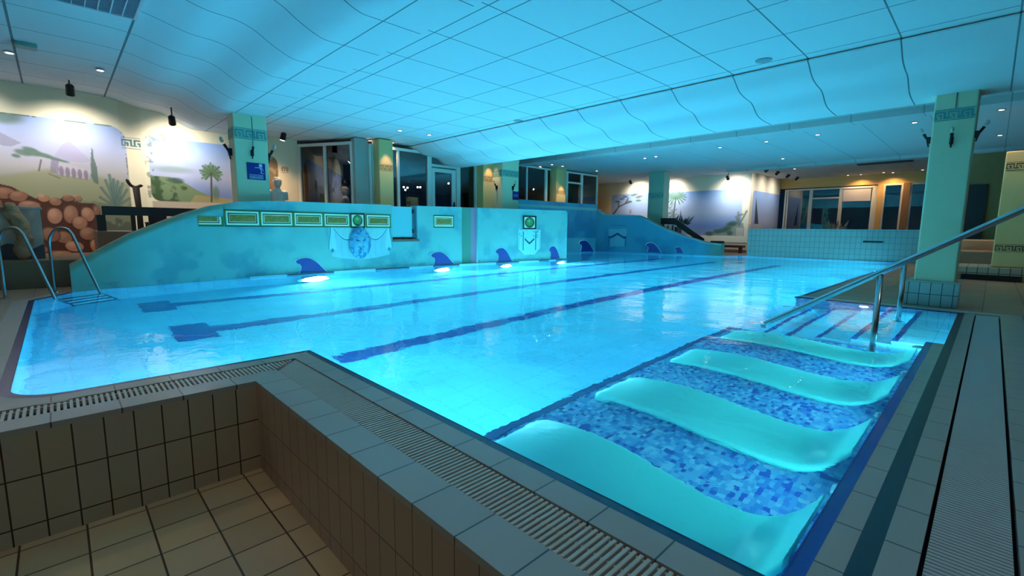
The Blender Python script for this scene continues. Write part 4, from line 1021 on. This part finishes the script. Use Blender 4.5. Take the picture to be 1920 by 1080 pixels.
# loungers
LM = plain('lounger_shell', rgb(96, 222, 214), .3)
LP = [(1.90, -.50), (1.84, -.475), (1.70, -.43), (1.55, -.405), (1.38, -.41), (1.20, -.445), (1.0, -.50), (.84, -.53), (.70, -.53), (.58, -.49), (.48, -.38), (.41, -.22), (.37, -.10)]
def lounger(x0, x1, label):
    t = empty('underwater_lounger', ((x0+x1)/2, 1.1, -.62), label, 'lounger', 'moulded loungers on the mosaic shelf')
    P = [(p.y, p.z) for p in smoothpath([(0, a, b_) for a, b_ in LP], 5)]
    w_ = x1-x0; e = .03; cs = [(0, -.045), (.008, -.012), (.03, 0), (w_*.5, -.012), (w_-.03, 0), (w_-.008, -.012), (w_, -.045)]
    bm = bmesh.new(); rows = []
    for i, (y, z) in enumerate(P):
        tip = .0; sh = .05*(1-min(1, i/4.)) ; rows.append([bm.verts.new((x0+(sh if u < w_/2 else -sh)+u, y, z+dz)) for u, dz in cs] + [bm.verts.new((x1-(sh), y, z-.075)), bm.verts.new((x0+sh, y, z-.075))])
    for a, b_ in zip(rows, rows[1:]):
        for k in range(len(a)): bm.faces.new((a[k], a[(k+1) % len(a)], b_[(k+1) % len(a)], b_[k]))
    bm.faces.new(rows[0]); bm.faces.new(list(reversed(rows[-1]))); mk('shell', bm, LM, t, smooth=True)
    o = t.children[0] if t.children else None
    for (ya, yb) in ((1.60, 1.40), (.92, .66)):
        zt = float(np.interp((ya+yb)/2, [p[0] for p in LP][::-1], [p[1] for p in LP][::-1]))-.07; 
        mk('support', bx(x0+.10, x1-.10, yb, ya, -.62, zt), plain('lounger_foot', rgb(60, 150, 190), .5), t)
lounger(1.60, 2.15, 'nearest pale turquoise moulded lounger under water, beside the near coping')
lounger(2.66, 3.22, 'second moulded underwater lounger from the near coping')
lounger(3.78, 4.33, 'third moulded underwater lounger from the near coping')
lounger(4.90, 5.42, 'farthest moulded underwater lounger, next to the pool steps')
# underwater lamps along the long wall, added fill lamps in right side, near walls and steps
LAMP = emis('pool_lamp_lens', (.75, .97, 1), 60.)
LC = (.11, .88, 1.0)
def poollamp(p, d, label, W_=None, r=1.):
    p = Vector(p); d = Vector(d).normalized(); t = empty('pool_lamp', p, label, 'underwater lamp', 'underwater pool lamps')
    M = Matrix.Translation(p) @ d.to_track_quat('Z', 'Y').to_matrix().to_4x4()
    bm = bmesh.new(); lathe(bm, [(.15*r, 0), (.15*r, .02), (.125*r, .035), (.12*r, .02)], M=M, n=24); bz = mk('bezel', bm, STEEL, t)
    bm = bmesh.new(); lathe(bm, [(.12*r, .021), (.10*r, .028), (.05*r, .032)], M=M, n=24); mk('lens', bm, LAMP, bz)
    a = area('pool_light', p+d*.06, p+d*2+Vector((0, 0, .05)), W_ or POOL_W, .24*r, LC); a.parent = t; a.matrix_parent_inverse = Matrix.Translation(-t.location)
for px, nm_ in ((590, 'first'), (830, 'second'), (948, 'third'), (1050, 'fourth')):
    x = onwall(px, 510).x; poollamp((x, float(wy(x))-.02, -.90), (.35, -1, .02), 'glowing underwater lamp below the %s fin of the long wall' % nm_, r=3.0)
    pp_ = Vector((x, float(wy(x))-.10, -.75)); spot('added_floor_spot', pp_, pp_+Vector((.75, -1, -.42)), 130, 80, (.75, .97, 1), .9, .08)  # extra white spot added per lamp for a hot patch on the floor
for x in (9.5, 12.5, 15.5, 18.3): poollamp((x, 2.03, -.7), (-.2, 1, -.05), 'added underwater lamp out of view in the right pool side, %s from the steps' % {9.5: 'first', 12.5: 'second', 15.5: 'third', 18.3: 'fourth'}[x], POOL_W*.45)  # lamps added out of view to brighten the right half of the pool
for x in (.3, 1.0): poollamp((x, 3.83, -.7), (.5, 1, -.05), 'added underwater lamp out of view behind the near corner, %s one' % ('left' if x < .5 else 'right'), POOL_W*.12)  # unseen lamps added behind the corner to brighten the left water
for y in (1.3, 2.5): poollamp((1.43, y+.9, -.8), (1, .15, .12), 'added underwater lamp out of view under the near coping, %s one' % ('right' if y < 2 else 'left'), POOL_W*.13)  # unseen lamps added to brighten the water by the coping
for x, nm_ in ((2.40, 'first'), (3.50, 'second'), (4.62, 'third')): poollamp((x, .36, -.35), (0, 1, .05), 'small added underwater lamp between the loungers, %s gap from the near coping' % nm_, POOL_W*.014, r=.4)  # small lamps added to brighten loungers and mosaic
poollamp((5.50, .36, -.14), (1, .7, -.12), 'small added underwater lamp beside the pool steps', POOL_W*.05, r=.4)  # lamp added to brighten the step treads
poollamp((7.985, 1.15, -.22), (-1, 0, -.12), 'small added underwater lamp at the back of the pool steps', POOL_W*.12, r=.4)  # another lamp added for the treads; its lens stays in view

# ================================================================== terrace and deck things
BLK = plain('black_wood', rgb(20, 20, 26), .5)
def T(px, py, y): return ony(px, py, y)
yR = 11.75
a, b_ = T(190, 386, yR), T(405, 386, yR); za, zb_ = a.z, T(190, 403, yR).z
hr = empty('balustrade', (a.x, yR, .88), 'black wooden handrail on square posts on the left terrace', 'balustrade')
mk('top_board', bx(a.x, b_.x+.3, yR-.04, yR+.04, zb_, za), BLK, hr, bevel=.006)
for px in (186, 194, 250, 283, 330): p = T(px, 415, yR); mk('post', bx(p.x-.035, p.x+.035, yR-.03, yR+.03, .88, zb_), BLK, hr)
# horned stand between the pictures
p = T(258, 386, 12.3); st_ = empty('horned_stand', (p.x, 12.3, .88), 'dark slender stand with two horn like prongs before the gap between the murals', 'plant stand')
zt = T(258, 348, 12.3).z
bm = bmesh.new(); tube(bm, [(p.x+.02, 12.3, .88), (p.x+.02, 12.3, 1.3), (p.x, 12.3, zt-.02)], [.055, .05, .06], 10); mk('stem', bm, plain('dark_wood', rgb(40, 28, 22), .7), st_, smooth=True)
for s in (-1, 1):
    bm = bmesh.new(); tube(bm, smoothpath([(p.x, 12.3, zt-.04), (p.x+s*.08, 12.3, zt), (p.x+s*(.14 if s < 0 else .10), 12.3, zt+(.12 if s < 0 else .02))], 4), [.028]*8+[.01], 8); mk('horn', bm, plain('dark_wood', rgb(40, 28, 22), .7), st_, smooth=True)
# small dark chair on the terrace
p = T(296, 425, 12.0); ch = empty('garden_chair', (p.x, 12, .88), 'small dark chair half hidden behind the black balustrade', 'chair')
mk('seat', bx(p.x-.18, p.x+.2, 11.9, 12.25, 1.02, 1.06), BLK, ch); mk('backrest', bx(p.x-.05, p.x+.2, 12.25, 12.29, 1.06, 1.26), BLK, ch, bevel=.02)
for sx in (-.16, .17):
    for yy in (11.92, 12.22): mk('leg', bx(p.x+sx-.015, p.x+sx+.015, yy-.015, yy+.015, .88, 1.02), BLK, ch)
# fountain: stone trough slab and brown rock figure
yF = 10.9
a, b_ = T(-20, 388, yF), T(74, 388, yF); zt, zb_ = a.z, T(40, 462, yF).z
fo = empty('wall_fountain', (a.x, yF, .43), 'grey stone fountain basin with a brown rocky spout at the left edge of the view', 'fountain')
def slab(U, V):
    x = a.x-.3 + (b_.x-a.x+.3)*U; z = zt-(zt-zb_)*V; return x, np.full(U.shape, yF) + .03*np.sin(x*9) + .05*V, z - .05*V*np.sin(x*14)
def slabc(U, V):
    c = np.zeros(U.shape+(3,)) + np.array((236, 196, 178))/255.; c = c*(1-.3*(vnoise(U*3, V, 3, 6)[..., None]-.3)); return over(c, (186, 188, 190), sst(V, .75, .95)*.5)
sheet('water_curtain', slab, 60, 40, slabc, parent=fo, thick=.08)
mk('basin_rim', bx(a.x-.3, b_.x+.02, yF-.12, yF+.5, zt-.02, zt+.02), plain('stone_grey', rgb(200, 172, 164), .7, noise=.1), fo, bevel=.01)
mk('basin_body', bx(a.x-.3, b_.x, yF+.06, yF+.55, .43, zt-.02), plain('stone_dark', rgb(92, 80, 84), .8, noise=.2), fo)
bm = bmesh.new()
for px, py, r in ((20, 392, .09), (23, 402, .10), (30, 412, .10), (38, 422, .11), (44, 434, .10), (46, 446, .10), (45, 458, .10), (44, 470, .11)):
    q = T(px, py, yF-.22); ball(bm, q, r, r*.9, r*1.25, 12, 8)
o = mk('rock_spout', bm, plain('brown_rock', rgb(176, 124, 92), .8, noise=.25, bump=.6), fo, smooth=True)
rm = o.modifiers.new('r', 'REMESH'); rm.mode = 'VOXEL'; rm.voxel_size = .02
dsp = o.modifiers.new('d', 'DISPLACE'); tx = bpy.data.textures.new('rock', 'CLOUDS'); tx.noise_scale = .12; dsp.texture = tx; dsp.strength = .07; dsp.mid_level = .5
# boulder ledge stones right of the fountain
STONE = [plain('boulder_%d' % k, rgb(*c), .8, noise=.18, bump=.5) for k, c in enumerate(((150, 106, 84), (128, 86, 70), (166, 124, 100)))]

# bust
bs = empty('stone_bust', T(522, 380, 11.9), 'white classical bust on a hidden pedestal right of the left pillar', 'statue')
bc = T(522, 380, 11.9); Wm = plain('white_marble', rgb(214, 210, 204), .5, noise=.05)
zt = T(522, 334, 11.9).z; z0 = bc.z; h = zt-z0; X, Y = bc.x, 11.9
bm = bmesh.new(); lathe(bm, [(.12, .88), (.12, z0-.25), (.16, z0-.22), (.16, z0-.18)], (X, Y, 0), 20); mk('pedestal', bm, Wm, bs)
bm = bmesh.new()
prof_ = [(z0-.18, .13, .10), (z0+.02, .14, .10), (z0+h*.30, .17, .11), (z0+h*.44, .165, .10), (z0+h*.52, .10, .07), (z0+h*.57, .055, .055), (z0+h*.66, .055, .058)]
rings = []
for z, rx, ry in prof_: rings.append([bm.verts.new((X+rx*math.cos(t), Y+ry*math.sin(t), z)) for t in [2*math.pi*k/24 for k in range(24)]])
for a, b_ in zip(rings, rings[1:]):
    for k in range(24): bm.faces.new((a[k], a[(k+1) % 24], b_[(k+1) % 24], b_[k]))
bm.faces.new(rings[0]); bm.faces.new(rings[-1])
for s in (-1, 1):
    ball(bm, (X+s*.165, Y, z0+h*.40), .055, .06, .07); tube(bm, [(X+s*.175, Y, z0+h*.40), (X+s*.185, Y-.01, z0+h*.12)], [.05, .045], 12)
ball(bm, (X, Y, z0+h*.80), .085, .10, .12, 20, 16); ball(bm, (X, Y-.095, z0+h*.78), .016, .025, .03); ball(bm, (X, Y-.07, z0+h*.71), .035, .035, .03)
for s in (-1, 1): ball(bm, (X+s*.085, Y, z0+h*.79), .014, .025, .035)
o = mk('torso_and_head', bm, Wm, bs, smooth=True); rm = o.modifiers.new('r', 'REMESH'); rm.mode = 'VOXEL'; rm.voxel_size = .010; rm.use_smooth_shade = True
s_ = o.modifiers.new('s', 'SMOOTH'); s_.iterations = 3
bm = bmesh.new()
for k in range(60):
    t, q = random.uniform(0, 2*math.pi), random.uniform(.15, 1.3)
    v = Vector((.09*math.sin(q)*math.cos(t), .105*math.sin(q)*math.sin(t)+.012, .125*math.cos(q)))
    if v.y < -.06 and v.z < .05: continue
    ball(bm, Vector((X, Y, z0+h*.80))+v, .02, .02, .018, 8, 6)
mk('curly_hair', bm, Wm, bs, smooth=True)

# far handrail of the second stair
XH = 18.85
pa = [onx(q[0], q[1], XH) for q in ((1240, 409), (1266, 409), (1320, 447))]
fr_ = empty('balustrade', (XH, 9, 0), 'black wooden handrail sloping down beside the far stair wall', 'balustrade')
bm = bmesh.new(); H_ = .26
pts = [(p.y, p.z) for p in pa]; out = pts + [(y, z-H_) for y, z in reversed(pts)]
prism(bm, out, lambda a, b_: (XH-.04, a, b_), lambda a, b_: (XH+.04, a, b_)); mk('top_board', bm, BLK, fr_)
for px, py in ((1243, 425), (1268, 430), (1313, 452)):
    q = onx(px, py, XH); mk('post', bx(XH-.04, XH+.04, q.y-.05, q.y+.05, 0, q.z+.10), BLK, fr_)
pb = onx(1247, 424, 19.8); pt = empty('planter', (19.8, pb.y, 0), 'white striped planter with dark foliage behind the far handrail', 'planter')
bm = bmesh.new(); [box(bm, 19.75, 19.95, pb.y-.1-.22*k, pb.y+.02-.22*k, 0, 1.22) for k in range(3)]; mk('slats', bm, plain('white_paint', rgb(225, 225, 220), .5), pt)
mk('inner_box', bx(19.85, 20.2, pb.y-.6, pb.y+.06, 0, 1.2), plain('dark_inside', rgb(30, 34, 40), .8), pt)
bm = bmesh.new(); rr = random.Random(9)
for k in range(40):
    c = Vector((20.0+rr.uniform(-.2, .2), pb.y-.5+rr.uniform(-.5, .3), 1.2)); d = Vector((rr.uniform(-.3, .3), rr.uniform(-.4, .4), rr.uniform(.1, .5)))
    s = d.cross(Vector((1, 0, 0))).normalized()*.03; bm.faces.new([bm.verts.new(v) for v in (c, c+d*.5+s, c+d, c+d*.5-s)])
mk('foliage', bm, plain('dark_leaf', rgb(40, 70, 50), .6), pt)
# dark lounge chair and low bench on the far deck
q = onz(1338, 470); q = Vector((21.0, onx(1340, 468, 21.0).y, 0))
dc = empty('deck_chair', q, 'small dark seat on the deck at the end of the far stair wall', 'chair')
mk('seat', bx(20.8, 21.3, q.y-.28, q.y+.32, .28, .36), BLK, dc, bevel=.02); mk('backrest', bx(21.25, 21.32, q.y-.28, q.y+.32, .3, .52), plain('dark_teal', rgb(30, 50, 54), .6), dc, bevel=.02)
for sx in (20.83, 21.25):
    for sy in (-.25, .28): mk('leg', bx(sx, sx+.05, q.y+sy, q.y+sy+.05, 0, .3), BLK, dc)
ya, yb = onx(1350, 468, 21.6).y, onx(1394, 468, 21.6).y
bn_ = empty('low_bench', (21.6, (ya+yb)/2, 0), 'long low reddish brown bench under the far mural', 'bench')
mk('seat', bx(21.4, 21.8, yb, ya, .24, .34), plain('red_brown_wood', rgb(84, 44, 48), .6), bn_, bevel=.01)
for yy in (yb+.1, ya-.15): mk('leg', bx(21.45, 21.75, yy, yy+.06, 0, .24), plain('red_brown_wood', rgb(84, 44, 48), .6), bn_)
# small grab bar on the white tiled wall
g0, g1 = onx(1620, 453, 19.75), onx(1656, 452, 19.85)
gb = empty('grab_bar', (19.7, g0.y, g0.z), 'short dark grab bar mounted on the white tiled wall', 'grab bar')
bm = bmesh.new(); tube(bm, [(19.62, g0.y, g0.z), (19.72, g1.y, g0.z)], .03, 8); mk('bar', bm, plain('iron', rgb(30, 36, 44)), gb)
for g in (g0, g1):
    bm = bmesh.new(); tube(bm, [(19.65, g.y, g0.z), (20.0, g.y, g0.z)], .02, 8); mk('mount', bm, plain('iron', rgb(30, 36, 44)), gb)
# potted shrub and ring before the far door
pq = onx(1566, 430, 25.2); pp = empty('potted_plant', (25.2, pq.y, 0), 'small flowering pot plant in front of the far glass door', 'potted plant')
bm = bmesh.new(); lathe(bm, [(.14, 0), (.2, .42), (.22, .45)], (25.2, pq.y, 0), 16); mk('pot', bm, plain('terracotta', rgb(120, 84, 64), .7), pp)
bm = bmesh.new()
for k in range(70):
    c = Vector((25.2, pq.y, .45)); d = Vector((rr.uniform(-.4, .4), rr.uniform(-.45, .45), rr.uniform(.1, 1.1))); s = Vector((0, .05, 0)); bm.faces.new([bm.verts.new(v) for v in (c+d*.6, c+d*.8+s, c+d, c+d*.8-s)])
mk('foliage', bm, plain('grey_leaf', rgb(120, 130, 118), .6), pp)
# tiled low bench, dark recess and pillar footing on the right
tb = empty('tiled_bench', (14.0, 0, 0), 'low tiled bench block under the ochre pillar with a dark recess below', 'bench')
mk('tiled_top', bx(13.9, 15.4, -3.0, .62, .12, .27), tiles('bench_tile', rgb(166, 156, 136), rgb(70, 66, 60), 1, 2, .16, .15, g=.014, rough=.4), tb)
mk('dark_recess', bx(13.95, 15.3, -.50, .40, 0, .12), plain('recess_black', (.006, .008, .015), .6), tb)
mk('side_block', bx(13.92, 15.3, .40, .62, 0, .12), plain('block_tan', rgb(140, 120, 96), .7), tb); mk('side_block', bx(13.92, 15.3, -3.0, -.50, 0, .12), plain('block_ochre', rgb(150, 120, 70), .7), tb)
for k, (x, ya, yb, z0, z1, c, lab) in enumerate(((17.0, -.05, .95, .0, .52, (140, 104, 80), 'lower brown plastered seat step behind the right pillar'), (18.4, -2.5, 1.05, .0, .80, (156, 120, 86), 'upper brown plastered seat step behind the right pillar'))):
    o = mk('seat_step', bx(x, x+1.2, ya, yb, z0, z1), plain('seat_brown_%d' % k, rgb(*c), .7, noise=.15, scale=3), bevel=.04); tag(o, lab, 'seat')
st('wall_right_dark', bx(21.0, 21.2, -6, 1.0, 0, 3.5), plain('dark_ochre', rgb(130, 100, 62), .85, noise=.1))
st('wall_right_door', bx(20.93, 21.0, .25, .95, .3, 2.5), plain('dark_opening', rgb(16, 18, 26), .4))

# ================================================================== ceiling fittings and lamps
WARM = (1, .78, .52); WHITE = (1, .95, .87)
LENS = emis('downlight_lens', (1, .90, .74), 14.)
def downlight(x, y, z, label, W_=DOWN_W, col=WARM, ang=95):
    t = empty('downlight', (x, y, z), label, 'ceiling light', 'recessed ceiling spots')
    bm = bmesh.new(); lathe(bm, [(.065, 0), (.065, -.012), (.045, -.014), (.045, -.002)], (x, y, z), 20); rg = mk('ring', bm, STEEL, t)
    bm = bmesh.new(); lathe(bm, [(.043, -.004), (.02, -.010)], (x, y, z), 16); mk('lens', bm, LENS, rg)
    s = spot('downlight_beam', (x, y, z-.03), (x, y, 0), W_, ang, col, .8, .03); s.parent = t; s.matrix_parent_inverse = Matrix.Translation(-t.location)
    return t
def dz(px, py, z, label, **k): p = onz(px, py, z); downlight(p.x, p.y, z, label, **k)
dz(17, 98, 3.59, 'ceiling spot nearest the left edge of the view', W_=30, ang=130); dz(188, 131, 3.57, 'ceiling spot over the first mural, right of the leftmost one', W_=30, ang=130)
dz(750, 244, 3.22, 'left one of the two spots high on the shadowed ceiling over the terrace'); dz(805, 252, 3.22, 'right one of the two spots high on the shadowed ceiling over the terrace')
dz(694, 263, 3.2, 'ceiling spot left of the first narrow window pillar', W_=22); dz(735, 267, 3.2, 'ceiling spot right of the first narrow window pillar', W_=22); dz(872, 293, 3.09, 'ceiling spot in front of the window beside the terrace door', W_=22)
for q in ((1013, 312, 'left'), (1035, 308, 'middle'), (1055, 311, 'right')): dz(q[0], q[1], 3.48, 'one of three ceiling spots by the far back windows, the %s one' % q[2], W_=30)
dz(1119, 320, 3.48, 'ceiling spot at the ochre corner beside the far back door', W_=30)
RL = [(1209, 296, 'left one of a close pair over the far pool end'), (1230, 293, 'right one of a close pair over the far pool end'), (1350, 276, 'first of a row of four right of the close pair'), (1437, 265, 'second of a row of four over the pool end'),
      (1533, 252, 'third of a row of four over the pool end'), (1715, 229, 'last of a row of four, left of the big right pillar'), (1468, 297, 'with a bluish glow above the far wall'), (1490, 316, 'just before the far window bay'),
      (1590, 328, 'above the wide far window'), (1657, 323, 'between the two warm wall glows'), (1730, 318, 'low beside the right pillar'), (1878, 181, 'upper one of the pair right of the big pillar'), (1878, 205, 'lower one of the pair right of the big pillar'), (1875, 253, 'above the ochre pillar at the right edge')]
for px, py, nm_ in RL: dz(px, py, 3.495, 'added unseen ceiling spot ' + nm_, W_=(170 if py > 240 else 70) if px > 1800 else 14)
# lamps washing the ochre walls
for k, (px, nm_) in enumerate(((1612, 'left'), (1672, 'right'))):
    p = onx(px, 340, 25.5); downlight(25.6, p.y, 3.49, 'warm ceiling spot washing the wall above the far windows, %s one' % nm_, W_=60, col=(1, .62, .25), ang=140)
for x, y, W_ in ((c1, YW-.55, 30), (c2, YW-.55, 40), (c3, YV-.6, 60)):
    spot('pillar_wash', (x, y, 3.1), (x, y+.25, .9), W_, 60, (1, .66, .34), .7)
# black spotlights for the murals
def muralspot(p, tgt, label, W_=SPOT_W, col=WHITE, ang=125, s=1.):
    p = Vector(p); d = (Vector(tgt)-p).normalized(); t = empty('spotlight', p, label, 'spotlight', 'black ceiling spotlights')
    M = Matrix.Translation(p) @ d.to_track_quat('Z', 'Y').to_matrix().to_4x4()
    bm = bmesh.new(); lathe(bm, [(.035*s, -.16*s), (.06*s, -.13*s), (.065*s, .04*s), (.058*s, .04*s)], M=M, n=18); hs_ = mk('housing', bm, IRON, t, smooth=False)
    bm = bmesh.new(); tube(bm, [p, Vector((p.x, p.y, 3.5 if p.x > 9 else ceil_z(p.x)))], .012*s, 8); mk('bracket', bm, IRON, t)
    bm = bmesh.new(); lathe(bm, [(.055*s, .041*s), (.02*s, .045*s)], M=M, n=16); mk('lens', bm, LENS, hs_)
    sp = spot('spot_beam', p+d*.06*s, tgt, W_, ang, col, .9, .05); sp.parent = t; sp.matrix_parent_inverse = Matrix.Translation(-t.location)
p = ony(131, 168, 12.0); muralspot((p.x, 12.0, 3.38), (p.x, YM, 2.1), 'black spotlight above the first mural on the left')
muralspot((1.9, 12.0, 3.1), (2.1, YM, 2.4), 'spotlight behind the wavy ceiling edge above the second mural', W_=SPOT_W*.8)
muralspot((-1.2, 12.0, 3.38), (-1.2, YM, 2.5), 'spotlight beyond the left edge above the first mural', W_=SPOT_W*.8)
p = ony(530, 257, 12.1); muralspot((p.x, 12.1, 3.08), (p.x-.3, 12.3, 1.6), 'black spotlight above the white bust', W_=130, col=(1, .66, .36))
for px, py, nm_ in ((1183, 343, 'leftmost, over the bare painted tree'), (1246, 341, 'beside the grey green pillar'), (1365, 335, 'over the painted sea')):
    p = onx(px, py, 21.1); muralspot((21.1, p.y, min(3.38, p.z)), (22.4, p.y, 2.2), 'black spotlight for the far mural, ' + nm_, W_=SPOT_W*1.2, s=1.0)
for px, py, nm_ in ((1435, 333, 'first'), (1455, 336, 'second'), (1475, 339, 'third'), (1492, 343, 'fourth')):
    p = ony(px, py, 6.6); muralspot((p.x, 6.6, 3.36), (p.x, 7.6, 2.4), 'black spotlight in the row of four by the far window bay, %s from the left' % nm_, W_=SPOT_W*.45, s=.9)
# air vent grille, smoke discs, sensor
v0, v1 = onz(113, 0, 3.6), onz(255, 32, 3.6)
vn = empty('air_vent', (.6, v1.y, 3.575), 'large louvred air vent in the ceiling at the top left corner', 'vent')
bm = bmesh.new(); x0, x1, y0, y1 = -.15, .95, 4.6, v1.y
for (a, b_, c_, d_) in ((x0, x1, y0, y0+.03), (x0, x1, y1-.03, y1), (x0, x0+.03, y0, y1), (x1-.03, x1, y0, y1)): box(bm, a, b_, c_, d_, 3.555, 3.60)
mk('frame', bm, plain('vent_white', rgb(190, 200, 205), .4), vn)
bm = bmesh.new(); k = x0+.03
while k < x1-.03: box(bm, k, k+.012, y0+.03, y1-.03, 3.558, 3.60); k += .115
mk('divider', bm, plain('vent_white', rgb(190, 200, 205), .4), vn)
bm = bmesh.new(); k = y0+.03
while k < y1-.03: box(bm, x0+.03, x1-.03, k, k+.02, 3.560, 3.575); k += .045
mk('louvre', bm, plain('vent_blue_grey', rgb(110, 130, 150), .5), vn)
mk('duct', bx(x0+.03, x1-.03, y0+.03, y1-.03, 3.576, 3.60), plain('vent_dark', rgb(20, 30, 44), .8), vn)
for px, py, nm_ in ((1432, 113, 'nearer, right'), (972, 226, 'farther, middle')):
    p = onz(px, py, 3.22); bm = bmesh.new(); lathe(bm, [(.10, 0), (.10, -.008), (.05, -.014)], (p.x, p.y, 3.22), 24); tag(mk('ceiling_disc', bm, plain('disc_grey', rgb(130, 140, 145), .5)), 'flat round cover on the wavy ceiling, %s one' % nm_, 'cover', 'round ceiling covers')
p = onz(48, 82, 3.6); bm = bmesh.new(); box(bm, p.x-.12, p.x+.12, p.y-.10, p.y+.10, 3.54, 3.6); tag(mk('ceiling_box', bm, plain('box_green', rgb(120, 150, 140), .5), bevel=.015), 'small pale box fixed to the ceiling above the leftmost spot', 'box')
p = onx(1640, 310, 22.); bm = bmesh.new(); box(bm, 21.6, 21.98, 2.2, 3.8, 3.46, 3.499); tag(mk('air_duct_slot', bm, plain('slot_dark', rgb(40, 44, 50), .7)), 'long dark slot diffuser in the ceiling before the warm lit wall', 'vent')
# clock ring modelled in place of a clock reflected in the left bay
p = ony(636, 341, 11.35)
bm = bmesh.new(); M = Matrix.Translation((5.36, 11.62, ony(636, 341, 11.6).z)) @ Vector((-.88, -.475, 0)).normalized().to_track_quat('Z', 'Y').to_matrix().to_4x4()
ck = empty('clock_reflection', (5.36, 11.62, 1.9), 'small round dark rimmed clock standing in for a reflection in the left window bay', 'clock')
lathe(bm, [(.085, 0), (.085, .02), (.062, .02), (.062, .01)], M=M, n=24); mk('rim', bm, IRON, ck)
bm = bmesh.new(); lathe(bm, [(.062, .004), (.03, .006)], M=M, n=24); mk('dial', bm, plain('dial', rgb(120, 140, 180), .5), ck)
bm = bmesh.new(); box(bm, -.004, .004, 0, .045, .010, .014, M); box(bm, 0, .03, -.004, .004, .010, .014, M); mk('hands', bm, plain('dial_white', rgb(230, 230, 230)), ck)

for x, y, nm_ in ((-.6, 1.6, 'left of the camera basin'), (1.2, -1.6, 'above the right hand deck'), (4.6, -1.6, 'farther along the right hand deck'), (-1.4, 5.6, 'over the left deck'), (10.5, -1.6, 'beside the big right pillar')):  # ceiling spots added out of view to warm the basin and decks
    downlight(x, y, ceil_z(x) if x < 8.9 else 3.495, 'added unseen ceiling spot ' + nm_, W_=72 if x < 0 else 34, col=(1, .70, .50), ang=130)
